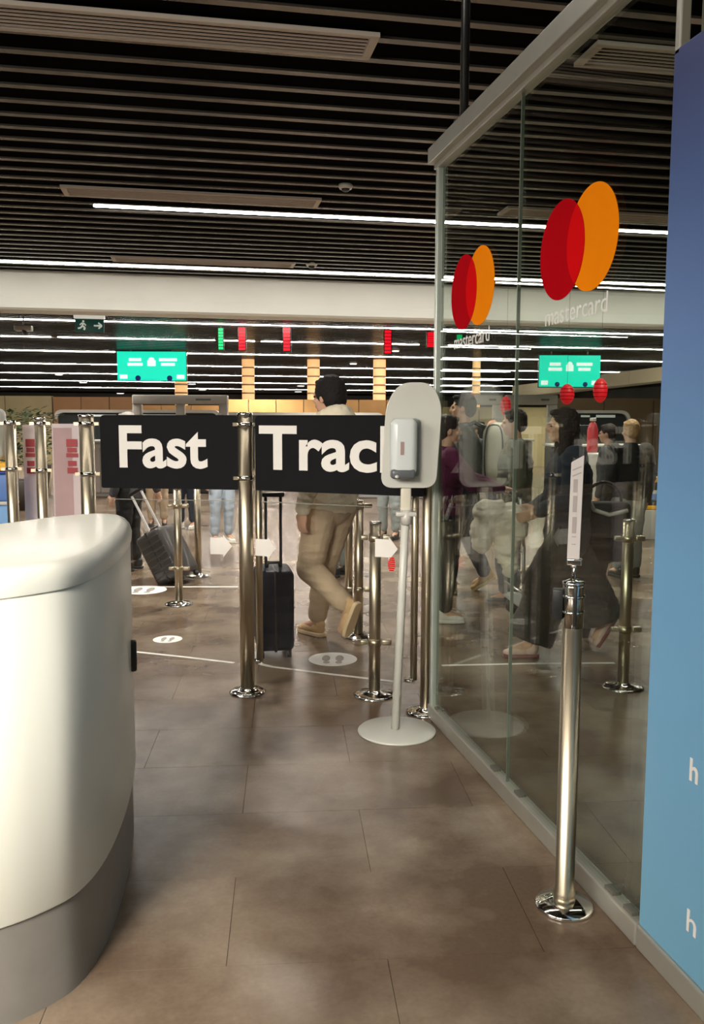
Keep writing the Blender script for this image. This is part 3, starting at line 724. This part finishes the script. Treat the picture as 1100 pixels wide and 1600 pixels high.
MB().rbox((-.005, -.066, -.118), (.112, .078, .045), .012).build('drip_tray', mat('dark_grey_tray', (.1, .11, .115), .3), dp)
MB().box((-.012, -.1035, .0), (.016, .004, .06)).build('level_window', mat('brown_pink_window', (.35, .24, .22), .3), dp)
MB().sphere((-.035, -.105, -.13), (.01, .006, .008), 10, 6).build('nozzle', WHITEP, dp)

# ================================================================== QUEUE POSTS
def stanchion(px, py, lab, H_=.97, r_=.032, casts=((.88, .0), (.30, .0)), group='steel queue posts', base=.115, turn=0):
    p = G(px, py); t = thing('queue_post', lab, 'queue post', p, face(turn), group)
    MB().lathe([(base, 0), (base+.002, .005), (base*.85, .014), (.04, .022), (.038, .03)], n=36).build('base_plate', CHROME, t)
    MB().lathe([(r_, .02), (r_, H_-.01)], n=24).build('tube', STEEL, t)
    MB().lathe([(r_+.003, H_-.012), (r_+.003, H_-.003), (r_*.7, H_)], n=24).build('cap', CHROME, t)
    for z_, s_ in casts:
        MB().lathe([(r_+.004, z_-.02), (r_+.004, z_+.02)], n=24).build('clamp', STEEL, t)
        MB().rbox((.065, 0, z_), (.055, .035, .032), .008).build('belt_clip', mat('clip_bronze', (.2, .17, .12), .35, .6) if False else STEEL, t)
        MB().rbox((-.06, 0, z_), (.04, .03, .026), .006).build('belt_clip', STEEL, t)
    return t
stanchion(585, 1086, 'steel queue post just left of the white dispenser pole')
stanchion(560, 995, 'thin steel queue post behind the walking man, next to his raised shoe', casts=((.93, 0), (.34, 0)))
stanchion(545, 941, 'farther thin steel queue post right of the walking man', casts=((.75, 0),), H_=.98)
stanchion(973, 1074, 'steel queue post seen through the glass right of the woman', casts=((.86, 0), (.34, 0)))
stanchion(280, 944, 'steel queue post in front of the tilted grey suitcase', casts=((.82, 0), (.3, 0)))
stanchion(310, 900, 'thin far steel queue post right of the grey suitcase', casts=((.9, 0),))
# near post with belt head and sign holder
p = G(881, 1416); t = thing('queue_post', 'nearest shiny steel queue post standing before the glass with a narrow sign holder', 'queue post', p, face(-18), 'steel queue posts'); t.scale = (.94, .94, 1.06)
MB().lathe([(.094, 0), (.096, .005), (.092, .012), (.05, .018), (.042, .02)], n=56).build('base_plate', CHROME, t)
MB().lathe([(.036, .014), (.036, .05), (.0315, .055), (.0315, .85)], n=40).build('tube', STEEL, t)
MB().lathe([(.0335, .84), (.0335, .955), (.0335, .965)], n=40).build('head', CHROME, t)
for z_ in (.885, .93): MB().lathe([(.036, z_-.004), (.0375, z_), (.036, z_+.004)], n=40).build('ring', CHROME, t)
MB().lathe([(.036, .963), (.036, .971), (.02, .975), (.014, .979)], n=32).build('top_flange', CHROME, t)
MB().rbox((-.048, .0, .905), (.034, .04, .085), .003).build('belt_cassette', BPLAS, t)
MB().rbox((.008, -.033, .905), (.012, .008, .115), .002).build('belt_slot', BPLAS, t)
MB().lathe([(.008, .97), (.008, 1.01), (.012, 1.012), (.012, 1.02)], n=16).build('neck', CHROME, t)
MB().rbox((.0, .0, 1.028), (.046, .03, .02), .004).build('sign_clamp', CHROME, t)
# the holder is a flat frame seen nearly edge on
Mh = Matrix.Rotation(R(14), 4, 'Y') if False else Matrix.Identity(4)
hl = arc_round([(-.024, 0), (.024, 0), (.030, .318), (-.018, .296)], .004)
fm = frame((-.004, -.006, 1.036), (.8, 0, 0), (-.0, 0, .92), (0, -1, 0))
MB().prism(hl, -.006, .006, fm).build('sign_holder', mat('pinkish_white_frame', (.50, .46, .43), .4), t, bevel=.002)
PRT = mat('grey_brown_print', (.32, .27, .25), .5)
for z0_, z1_ in ((.045, .048), (.068, .071), (.08, .13), (.145, .195), (.205, .245)):
    MB().prism([(-.008, z0_), (.008, z0_), (.009, z1_), (-.007, z1_)], .0062, .0072, fm).build('print_mark', PRT, t)
for z0_ in (.258, .276): MB().prism([(-.012, z0_-.006), (.022, z0_+.006), (.022, z0_+.010), (-.012, z0_-.002)], .0062, .0072, fm).build('print_mark', PRT, t)

#__PEOPLE__
# ================================================================== PEOPLE
SKIN = mat('skin', (.62, .37, .25), .5, 0, .05, 12, spec=.3); SKIN2 = mat('flushed_skin', (.55, .25, .17), .5, 0, .08, 12, spec=.3)
HAIRB = mat('black_hair', (.006, .004, .0035), .85, 0, .3, 30, .5, 90); HAIRBR = mat('dark_brown_hair', (.025, .012, .008), .7, 0, .3, 30, .5, 90); HAIRBL = mat('blond_hair', (.45, .27, .12), .5, 0, .2, 30, .4, 90); HAIRG = mat('grey_hair', (.3, .28, .25), .5, 0, .2, 30)
EYEM = mat('eye_white_iris', (.05, .03, .02), .2)
def tcap(m_, p0, r0, p1, r1, n=14):
    p0, p1 = V(p0), V(p1); m_.cyl(p0, p1, r0, r1, n=n); m_.sphere(p0, (r0,)*3, n, 8); m_.sphere(p1, (r1,)*3, n, 8)
def fuse(m_, name, m, parent, vox, smooth=4, wr=0, wsc=9, clip=None):
    """melt overlapping solids into one continuous skin"""
    me = bpy.data.meshes.new(name); me.from_pydata([tuple(v) for v in m_.v], [], m_.f)
    o = bpy.data.objects.new(name, me); C.objects.link(o)
    r = o.modifiers.new('r', 'REMESH'); r.mode = 'VOXEL'; r.voxel_size = vox; r.use_smooth_shade = True
    s = o.modifiers.new('s', 'SMOOTH'); s.iterations = smooth; s.factor = .5
    bpy.context.view_layer.update()
    ne = bpy.data.meshes.new_from_object(o.evaluated_get(bpy.context.evaluated_depsgraph_get()))
    bpy.data.objects.remove(o)
    if wr:
        nrm = [v.normal.copy() for v in ne.vertices]
        for v, nv in zip(ne.vertices, nrm):
            c = v.co.copy(); q = noise.noise(V((c.x*wsc, c.y*wsc, c.z*wsc*1.8)))
            q2 = 1-abs(noise.noise(V((c.x*wsc*.7+5, c.y*wsc*.7, c.z*wsc*2.2))))*2
            v.co = c + nv*(wr*q + wr*.7*q2)
    ne.materials.clear(); ne.materials.append(m); ne.name = name
    ne.polygons.foreach_set('use_smooth', [True]*len(ne.polygons))
    ob = bpy.data.objects.new(name, ne); C.objects.link(ob); ob.parent = parent; return ob
def hand(m_, wr, d, nrm, side, curl=.5, k=1.0):
    """palm, four fingers of unequal length and a thumb; d along the hand, nrm out of the back of the hand"""
    d = V(d).normalized(); nrm = V(nrm); nrm = (nrm-d*nrm.dot(d)).normalized(); sx = d.cross(nrm)*side
    M = frame(wr, sx, d, nrm); 
    m_.sphere((0, .045*k, 0), (.04*k, .052*k, .017*k), 14, 8, M); tcap(m_, wr, .023*k, M @ V((0, .035*k, 0)), .024*k)
    for i, (x, L_) in enumerate(((-.028, .066), (-.0095, .076), (.0095, .07), (.027, .055))):
        p_ = V((x*k, .08*k, 0)); a = 0; r_ = .0088*k
        for j, f_ in enumerate((.44, .32, .24)):
            a += curl*(.5+.35*j); q = p_ + V((0, math.cos(a), -math.sin(a)))*L_*f_*k
            tcap(m_, M @ p_, r_, M @ q, r_*.9, 10); p_ = q; r_ *= .9
    p_ = V((-.03*k, .02*k, -.006*k)); q = V((-.058*k, .05*k, -.018*k)); s_ = V((-.062*k, .078*k, -.03*k))
    tcap(m_, M @ p_, .013*k, M @ q, .0105*k, 10); tcap(m_, M @ q, .0105*k, M @ s_, .009*k, 10)
def person(label, p, rot, H=1.75, J=None, top=None, topm=None, legm=None, shoem=None, hair='short', hairm=None, skin=None, vox=.007, headturn=0, tilt=0, legs='trousers', build=1.0, soles=None, group=None, hands=True, handdir=None):
    s = H
    K = dict(pel=(0, 0, .53), chest=(0, 0, .72), neck=(0, .0, .845), head=(0, .012, .925),
             shL=(-.112, 0, .805), shR=(.112, 0, .805), elL=(-.14, -.01, .635), elR=(.14, -.01, .635), wrL=(-.145, .03, .49), wrR=(.145, .03, .49),
             hiL=(-.05, 0, .51), hiR=(.05, 0, .51), knL=(-.055, .012, .285), knR=(.055, .012, .285), anL=(-.058, -.01, .05), anR=(.058, -.01, .05),
             toL=(-.065, .1, .018), toR=(.065, .1, .018))
    if J: K.update(J)
    K = {a: V(b)*s for a, b in K.items()}
    t = thing('person', label, 'person', p, rot, group)
    skin = skin or SKIN
    u = s/1.75*build
    b = MB()
    # trunk and limbs of the body
    b.sphere(K['pel'], (.15*u, .1*u, .12*u)); b.sphere(K['chest']+V((0, 0, .01)), (.155*u, .1*u, .16*u)); tcap(b, K['pel'], .115*u, K['chest'], .12*u)
    tcap(b, K['shL']*.85+K['chest']*.15, .055*u, K['shR']*.85+K['chest']*.15, .055*u); tcap(b, K['chest']+V((0, 0, .1*s*.8)), .07*u, K['neck'], .052*u); tcap(b, K['neck'], .052*u, K['head']-V((0, .0, .02)), .05*u)
    for S in 'LR':
        tcap(b, K['sh'+S], .052*u, K['el'+S], .040*u); tcap(b, K['el'+S], .040*u, K['wr'+S], .026*u)
        tcap(b, K['hi'+S], .082*u, K['kn'+S], .055*u); tcap(b, K['kn'+S], .052*u, K['kn'+S]*.6+K['an'+S]*.4, .052*u); tcap(b, K['kn'+S]*.6+K['an'+S]*.4, .052*u, K['an'+S], .034*u)
        tcap(b, K['an'+S], .034*u, K['an'+S]*.3+K['to'+S]*.7, .026*u)
        if hands:
            d = (K['wr'+S]-K['el'+S]).normalized(); dd = (handdir or {}).get(S)
            nr = V((1 if S == 'R' else -1, 0, 0)) if abs(d.x) < .8 else V((0, 0, 1))
            if dd: d, nr = V(dd[0]), V(dd[1])
            hand(b, K['wr'+S], d, nr, 1 if S == 'R' else -1, .45, u)
    # head
    hs = s/1.75; HMt = Matrix.Translation(K['head']) @ Matrix.Rotation(R(headturn), 4, 'Z') @ Matrix.Rotation(R(tilt), 4, 'X')
    def E_(c, r, n=16): b.sphere(V(c)*hs, V(r)*hs, n, 10, HMt)
    E_((0, -.01, .025), (.076, .094, .098)); E_((0, .03, -.02), (.058, .062, .075)); E_((0, .055, -.085), (.028, .028, .022)); E_((0, .03, -.065), (.05, .045, .035))
    E_((0, .088, .022), (.045, .012, .01)); E_((0, .1, -.018), (.014, .020, .017)); E_((0, .092, .002), (.010, .016, .026))
    E_((0, .086, -.052), (.024, .012, .007)); E_((0, .083, -.063), (.022, .012, .007))
    for x in (-1, 1): E_((x*.078, -.005, -.005), (.010, .018, .032), 12); E_((x*.038, .066, -.02), (.024, .02, .02))
    fuse(b, 'body', skin, t, vox, 3)
    for x in (-1, 1):
        e = MB(); e.sphere(V((x*.031, .0835, .008))*hs, V((.013, .008, .008))*hs, 12, 8, HMt); e.build('eye', EYEM, t)
    # hair
    hb = MB()
    def Hh(c, r): hb.sphere(V(c)*hs, V(r)*hs, 18, 12, HMt)
    if hair in ('short', 'tousled', 'long', 'cropped'):
        g_ = .006 if hair != 'tousled' else .016
        Hh((0, -.022, .045), (.080+g_, .092+g_, .088+g_)); Hh((0, -.055, .005), (.074+g_, .058+g_, .075+g_)); Hh((0, .045, .098), (.055, .045, .022))
        if hair == 'tousled':
            random.seed(3)
            for i in range(16):
                a = random.uniform(0, 6.28); c = V((.055*math.cos(a), -.02+.06*math.sin(a), .1+random.uniform(-.01, .015))); hb.sphere(c*hs, V((.022, .022, .028))*hs, 8, 6, HMt)
    if hair == 'long':
        Hh((0, -.06, -.02), (.088, .06, .12)); Hh((0, -.085, -.13), (.085, .05, .13)); Hh((0, -.1, -.24), (.075, .042, .11))
        for x in (-1, 1): Hh((x*.07, -.01, -.04), (.026, .05, .11)); Hh((x*.075, .0, -.16), (.024, .04, .11))
    if hair == 'fringe': Hh((0, -.03, -.01), (.081, .08, .04)); 
    if hair: fuse(hb, 'hair', hairm or HAIRB, t, .007 if vox < .009 else .012, 2, .004, 45)
    # top
    c = MB(); e = 1.0*u; lo = top == 'coat'
    c.sphere(K['chest']+V((0, 0, .0)), (.195*e, .135*e, .19*e)); tcap(c, K['pel']+V((0, 0, .04)), .135*e, K['chest'], .145*e)
    c.sphere(K['pel']+V((0, 0, .02 if not lo else -.04)), (.185*e, .14*e, .13*e if not lo else .2*e)); c.sphere(K['pel']*.5+K['chest']*.5, (.175*e, .125*e, .15*e))
    tcap(c, K['shL']*.86+K['chest']*.14, .072*e, K['shR']*.86+K['chest']*.14, .072*e); tcap(c, K['chest']+V((0, 0, .09*s)), .085*e, K['neck']-V((0, 0, .03)), .066*e)
    for S in 'LR':
        tcap(c, K['sh'+S], .075*e, K['el'+S], .062*e); tcap(c, K['el'+S], .06*e, K['wr'+S]*.93+K['el'+S]*.07, .045*e)
    if top == 'hoodie':
        for a in range(0, 360, 30): c.sphere(K['neck']+V((.085*math.cos(R(a)), -.035+.075*math.sin(R(a)), .03-.025*math.sin(R(a)))), (.05, .05, .045), 10, 8)
        c.sphere(K['neck']+V((0, -.11, -.02)), (.125, .08, .10))
    fuse(c, 'coat' if lo else {'hoodie': 'hoodie', 'jacket': 'jacket'}.get(top, 'sweater'), topm, t, vox+.002, 5, .007, 10)
    # trousers
    g = MB()
    g.sphere(K['pel']+V((0, 0, -.01)), (.165*u, .125*u, .125*u))
    wd = {'trousers': 1.0, 'wide': 1.45}[legs]
    for S in 'LR':
        tcap(g, K['hi'+S], .105*u, K['kn'+S], .078*u*wd); 
        if wd == 1: tcap(g, K['kn'+S], .077*u, K['an'+S]*.85+K['kn'+S]*.15, .060*u)
        else:
            g.cyl(K['hi'+S], K['an'+S]*.9+K['kn'+S]*.1, .095*u, .145*u, n=20); g.cyl(K['hi'+S]*.4+K['hi'+('L' if S == 'R' else 'R')]*.6, K['an'+S]*.55+K['kn'+S]*.45, .09*u, .10*u, n=20)
    fuse(g, 'trousers', legm, t, vox+.002, 5, .006, 9)
    # shoes
    for S in 'LR':
        a, o_ = K['an'+S], K['to'+S]; d = (o_-a); up = V((0, 0, 1)); f = V((d.x, d.y, d.z+.03*s)).normalized() if d.z < -.06*s else V((d.x, d.y, 0)).normalized()
        if d.z < -.05*s: f = d.normalized()
        x = f.cross(up).normalized(); n_ = x.cross(f).normalized(); base = a - n_*(.058*hs) - f*.06*hs
        if f.z > -.3: base.z = .002+.0
        M = frame(base, x, f, n_); sh = MB()
        sh.sphere((0, .05*hs, .055*hs), (.042*hs, .06*hs, .05*hs), 14, 8, M); sh.sphere((0, .13*hs, .042*hs), (.043*hs, .095*hs, .036*hs), 14, 8, M); sh.sphere((0, .19*hs, .034*hs), (.042*hs, .055*hs, .026*hs), 14, 8, M); sh.sphere((0, .03*hs, .085*hs), (.038*hs, .042*hs, .035*hs), 14, 8, M)
        so = fuse(sh, 'shoe', shoem, t, vox*.8, 3)
        ol_ = arc_round([(-.036*hs, -.012*hs), (.036*hs, -.012*hs), (.048*hs, .16*hs), (.03*hs, .245*hs), (-.03*hs, .245*hs), (-.045*hs, .16*hs)], .03*hs, 5)
        MB().prism(ol_, 0, .026*hs, M, True).build('sole', soles or shoem, so, bevel=.004)
    return t, K
CREAM = mat('cream_fleece', (.82, .74, .56), .85, 0, .06, 9, .3, 60); KHAKI = mat('khaki_cotton', (.50, .38, .25), .85, 0, .06, 9, .3, 80); TAN = mat('tan_suede', (.62, .42, .21), .8, 0, .08, 20, .3, 90); TANS = mat('pale_gum_sole', (.74, .57, .34), .6)
NAVY = mat('navy_wool', (.018, .023, .040), .8, 0, .1, 9, .3, 80); BLKC = mat('black_cloth', (.010, .010, .010), .85, 0, .1, 9, .3, 80); PURP = mat('plum_knit', (.13, .015, .065), .85, 0, .12, 9, .5, 120)
OLIVE = mat('olive_canvas', (.13, .125, .08), .8, 0, .1, 9, .4, 80); JEAN = mat('grey_blue_denim', (.12, .15, .18), .85, 0, .12, 12, .3, 90); PJEAN = mat('pale_grey_denim', (.30, .34, .33), .85, 0, .1, 12, .3, 90)
PUFF = mat('cream_quilted', (.72, .70, .56), .6, 0, .05, 5); DKG = mat('dark_grey_cloth', (.055, .055, .06), .85, 0, .1, 9); PINKS = mat('pale_pink_shoe', (.62, .42, .36), .5); WSH = mat('white_shoe', (.75, .72, .66), .5); BLS = mat('black_shoe', (.02, .02, .02), .5); RUST = mat('rust_cloth', (.35, .15, .07), .8); LBC = mat('light_blue_cloth', (.42, .5, .58), .8)

# walking man with navy suitcase
walk = dict(knL=(-.062, .05, .290), anL=(-.052, -.145, .165), toL=(-.055, -.095, .045), knR=(.055, .085, .285), anR=(.05, .12, .05), toR=(.055, .22, .018),
            elL=(-.15, -.05, .645), wrL=(-.165, -.02, .52), elR=(.15, .0, .64), wrR=(.15, .06, .51))
pp = ground(516, 5.7)
man, K1 = person('man walking away in cream hoodie, khaki trousers and tan shoes, pulling a navy suitcase', pp, face(48), 1.80, walk, 'hoodie', CREAM, KHAKI, TAN, 'tousled', HAIRB, vox=.006, headturn=8, build=1.08, soles=TANS, handdir={'L': ((0, .1, -1), (-1, 0, 0))})
def suitcase(label, p, rot, w_, d_, h_, m_, handle, lean=0, ribs=0, hm=None, trim_=None):
    t = thing('suitcase', label, 'suitcase', p, rot); L = Matrix.Rotation(lean, 4, 'Y')
    z0 = .05
    MB().rbox((0, 0, z0+h_/2), (w_, d_, h_), min(w_, d_)*.16, L, 4).build('shell', m_, t)
    MB().rbox((0, 0, z0+h_/2), (w_*.08, d_*1.01, h_*1.005), .006, L).build('zip_band', trim_ or BPLAS, t)
    for q in range(ribs):
        for sg in (-1, 1): MB().rbox((0, sg*d_/2, z0+h_*(.14+.72*q/(ribs-1))), (w_*.8, .014, h_*.03), .004, L).build('rib', m_, t)
    for x in (-1, 1):
        for y in (-1, 1):
            M = L @ Matrix.Translation((x*w_*.36, y*d_*.36, .028)); wh = MB(); wh.cyl((-.014, 0, 0), (.014, 0, 0), .027, n=16)
            o_ = MB().box((x*w_*.36, y*d_*.36, .052), (.03, .035, .03), L).build('wheel_fork', BPLAS, t)
            q = wh; q.v = [M @ v for v in q.v]; q.build('wheel', BPLAS, o_)
    hb = MB()
    for x in (-1, 1):
        MB().box((0, x*d_*.28, z0+h_+handle/2) if False else (x*w_*.2, 0, z0+h_+handle/2), (.018, .014, handle+.02), L).build('handle_tube', hm or STEEL, t)
    MB().rbox((0, 0, z0+h_+handle), (w_*.4+.05, .03, .03), .008, L).build('handle_grip', BPLAS, t)
    MB().tube([L @ V((-w_*.18, 0, z0+h_)), L @ V((-w_*.15, 0, z0+h_+.03)), L @ V((w_*.15, 0, z0+h_+.03)), L @ V((w_*.18, 0, z0+h_))], .009).build('carry_handle', BPLAS, t)
    return t
DNAVY = mat('dark_navy_shell', (.004, .006, .014), .5, 0, .1, 4, spec=.15); CHAR = mat('charcoal_shell', (.045, .04, .038), .4, 0, .1, 4, coat=.3)
suitcase('dark navy wheeled suitcase with raised black handle beside the walking man', ground(428, 5.45), face(10), .24, .34, .52, DNAVY, .47, hm=BPLAS)
suitcase('charcoal ribbed suitcase tilted on its wheels with long white handle tubes, left of centre', ground(284, 7.9), face(-20), .30, .36, .50, CHAR, .42, R(-30), 7, mat('white_handle_tube', (.75, .74, .72), .3))
# people behind the Fast board
person('person in dark clothes pulling the charcoal suitcase, behind the corner of the counter', ground(205, 8.6), face(75), 1.60, dict(wrR=(.14, -.12, .50), elR=(.14, -.08, .62)), 'coat', DKG, BLKC, BLS, 'cropped', HAIRG, vox=.009)
person('person in pale blue trousers and dark jacket, standing far off left of the sign post', ground(347, 10.6), face(-150), 1.60, None, 'jacket', DKG, LBC, WSH, 'short', HAIRBR, vox=.010)
person('person in rust top and beige trousers, far off above the charcoal suitcase', ground(247, 12.3), face(-170), 1.58, None, 'jacket', RUST, KHAKI, BLS, 'short', HAIRBR, vox=.011)
person('person in black jacket and black trousers, far off between grey suitcase and sign post', ground(292, 12.0), face(170), 1.60, None, 'jacket', BLKC, NAVY, WSH, 'short', HAIRB, vox=.011)
person('person in pale trousers and black sneakers behind the walking man', ground(527, 8.3), face(60), 1.55, None, 'jacket', LBC, PJEAN, BLS, 'short', HAIRBR, vox=.010)
person('person in grey jacket far off behind the dispenser pole', ground(608, 11), face(150), 1.58, None, 'jacket', WSH, PJEAN, BLS, 'short', HAIRBR, vox=.011)

# young man with the cream quilted backpack
P2 = ground(722, 7.5)
t2, K2 = person('young man wearing the cream quilted backpack, facing left behind the glass edge', P2, face(78), 1.76, dict(knL=(-.055, .05, .285), anL=(-.055, .06, .05), toL=(-.06, .16, .018), knR=(.055, -.02, .285), anR=(.055, -.12, .075), toR=(.06, -.03, .02)), 'jacket', BLKC, DKG, TAN, 'short', HAIRB, skin=SKIN, soles=TANS, build=1.05)
bq = thing('backpack', 'cream quilted backpack with black piping, worn by the young man', 'backpack', P2 + Matrix.Rotation(face(78), 3, 'Z') @ V((0, -.29, 1.24)), face(78))
MB().rbox((0, 0, 0), (.34, .26, .54), .11, None, 6).build('pack_body', PUFF, bq)
b_ = MB(); 
for a in range(24):
    t0, t1 = 2*math.pi*a/24, 2*math.pi*(a+1)/24
    def rr(t): return V((.172, .075*math.copysign(abs(math.cos(t))**.6, math.cos(t)) + .03, .25*math.copysign(abs(math.sin(t))**.6, math.sin(t))))
    b_.cyl(rr(t0), rr(t1), .007, n=6); b_.cyl(V((-rr(t0).x, *rr(t0)[1:])), V((-rr(t1).x, *rr(t1)[1:])), .007, n=6)
b_.build('piping', BPLAS, bq)
for x in (-.1, .1): MB().tube([(x, .11, .22), (x, .2, .27), (x, .36, .2), (x, .40, .0), (x, .3, -.18), (x, .11, -.22)], .018).build('strap', BPLAS, bq)

# person in plum sweater with luggage trolley
P3 = ground(693, 6.4)
person('person in plum sweater holding the luggage trolley, at the left edge of the glass', P3, face(-85), 1.56, dict(elL=(-.13, .12, .70), wrL=(-.10, .265, .655), elR=(.13, .10, .68), wrR=(.10, .25, .655)), 'sweater', PURP, BLKC, WSH, 'short', HAIRBR, handdir={'L': ((0, 1, -.1), (0, .1, 1)), 'R': ((0, 1, -.1), (0, .1, 1))}, build=1.05)
tr = thing('luggage_trolley', 'steel wire luggage trolley with black handle bar pushed by the person in plum', 'trolley', P3 + Matrix.Rotation(face(-85), 3, 'Z') @ V((0, .50, 0)), face(-85))
TS = mat('trolley_steel', (.5, .5, .47), .3, .8)
MB().tube([(-.27, 0, .98), (.27, 0, .98)], .018).build('handle_bar', BPLAS, tr)
for x in (-.25, .25): MB().tube([(x, 0, .98), (x, .04, .6), (x, .05, .15), (x, .36, .13)], .014).build('side_frame', TS, tr)
for z_ in (.25, .4, .55, .7, .85): MB().cyl((-.25, .04, z_), (.25, .04, z_), .008, n=8).build('cross_bar', TS, tr)
MB().rbox((0, .2, .14), (.5, .34, .02), .006).build('deck', TS, tr)
for x, y in ((-.22, .1), (.22, .1), (0, .34)):
    MB().cyl((x-.015, y, .06), (x+.015, y, .06), .06, n=18).build('wheel', BPLAS, tr)

# olive jacket and jeans
person('person in olive jacket and grey blue jeans behind the dark haired woman', ground(800, 7.05), face(80), 1.62, dict(knL=(-.055, .05, .285), anL=(-.055, .03, .05), toL=(-.06, .13, .018)), 'jacket', OLIVE, JEAN, DKG, 'short', HAIRBR, build=1.1, vox=.008)
# dark haired woman
P4 = ground(880, 5.45)
wom, K4 = person('woman with long dark hair in navy coat and wide black trousers, walking left', P4, face(88), 1.60, dict(
    knL=(-.055, .11, .30), anL=(-.055, .15, .05), toL=(-.06, .25, .016), knR=(.055, -.02, .285), anR=(.055, -.18, .12), toR=(.06, -.13, .03),
    elL=(-.15, .02, .65), wrL=(-.13, .14, .60), elR=(.15, .0, .65), wrR=(.13, .12, .58), head=(0, .03, .925)), 'coat', NAVY, BLKC, PINKS, 'long', HAIRBR, legs='wide', vox=.006, build=1.15, soles=mat('burgundy_sole', (.18, .05, .05), .5))
cj = thing('folded_jacket', 'cream fluffy jacket hanging over the arm of the dark haired woman', 'jacket', ground(778, 5.4, .0), face(88))
b_ = MB()
for (x, y, z_, rx, ry, rz_) in ((0, .06, .93, .10, .12, .09), (0, -.06, .90, .1, .10, .1), (0, .12, .80, .09, .07, .13), (0, -.04, .74, .08, .08, .16), (0, -.1, .84, .08, .07, .09), (0, -.06, .62, .06, .055, .10), (0, .0, .88, .1, .12, .1)):
    b_.sphere((x, y, z_), (rx, ry, rz_))
fuse(b_, 'fleece', mat('cream_plush', (.82, .74, .62), .9, 0, .08, 12, .6, 60), cj, .008, 3, .012, 14)
tcapm = MB(); tcapm.sphere((-.02, -.13, .93), (.05, .06, .055)); fuse(tcapm, 'cuff', mat('beige_cuff', (.5, .4, .32), .8), cj, .006, 2, .003, 20)
hbag = thing('handbag', 'black handbag with hoop handle and white trim behind the dark haired woman', 'handbag', ground(935, 5.7, 0), face(88))
MB().rbox((0, 0, .86), (.16, .34, .24), .035, None, 4).build('bag_body', BLKC, hbag)
b_ = MB(); b_.tube([(0, .12*math.cos(R(a)), .98+.13*math.sin(R(a))) for a in range(0, 181, 15)], .011); b_.build('hoop_handle', BPLAS, hbag)
MB().tube([(-.085, .13, 1.02), (-.085, .08, .93), (-.085, -.02, .90), (-.085, -.14, .93)], .014).build('white_trim', WSH, hbag)
MB().tube([(0, .13, .9), (0, .16, 1.1), (.02, .22, 1.3)], .009).build('strap', BPLAS, hbag)
sb = thing('carry_case', 'dark box shaped case on a slanted black stem right of the dark haired woman', 'case', ground(925, 5.9, 0), face(88))
MB().rbox((0, 0, .66), (.22, .36, .22), .03, None, 3).build('case_body', DNAVY, sb)
MB().box((0, -.0, .66), (.225, .30, .02)).build('seam', BPLAS, sb)
MB().add([(-.02, -.02, .56), (.02, -.02, .56), (.02, -.10, .56), (-.02, -.10, .56), (-.02, .10, .0), (.02, .10, .0), (.02, .03, .0), (-.02, .03, .0)], [(0, 1, 2, 3), (4, 7, 6, 5), (0, 4, 5, 1), (1, 5, 6, 2), (2, 6, 7, 3), (3, 7, 4, 0)]).build('slanted_stem', BPLAS, sb)
# black jacket, blond
person('person with blond hair in black jacket and pale grey jeans, back turned', ground(978, 8.3), face(15), 1.54, None, 'jacket', BLKC, PJEAN, BLS, 'short', HAIRBL, vox=.008, build=1.15)
person('person in black and cream jacket standing left of the one with blond hair', ground(945, 9.2), face(60), 1.50, None, 'jacket', DKG, BLKC, BLS, 'short', HAIRBR, vox=.010)
person('bald man with flushed face in dark jacket, far behind between the two white gates', ground(768, 13), face(75), 1.56, None, 'jacket', DKG, NAVY, BLS, None, None, skin=SKIN2, vox=.010, build=1.1)
person('person in grey jacket just left of the bald man', ground(742, 13.6), face(95), 1.50, None, 'jacket', DKG, BLKC, BLS, 'short', HAIRBR, vox=.011)
REDC = mat('red_case', (.5, .04, .05), .5)
p = ground(921, 12); t = thing('fire_extinguisher', 'red cylinder standing on the desk between the woman and the person in black', 'cylinder', p, 0)
MB().lathe([(.07, 1.1), (.075, 1.13), (.075, 1.42), (.05, 1.5), (.02, 1.53)], n=20).build('cylinder_body', REDC, t); MB().rbox((0, 0, 1.56), (.06, .09, .05), .01).build('valve', GREYM, t)
MB().rbox((0, 0, .545), (.4, .3, 1.09), .02).build('pedestal', GREYM, t)
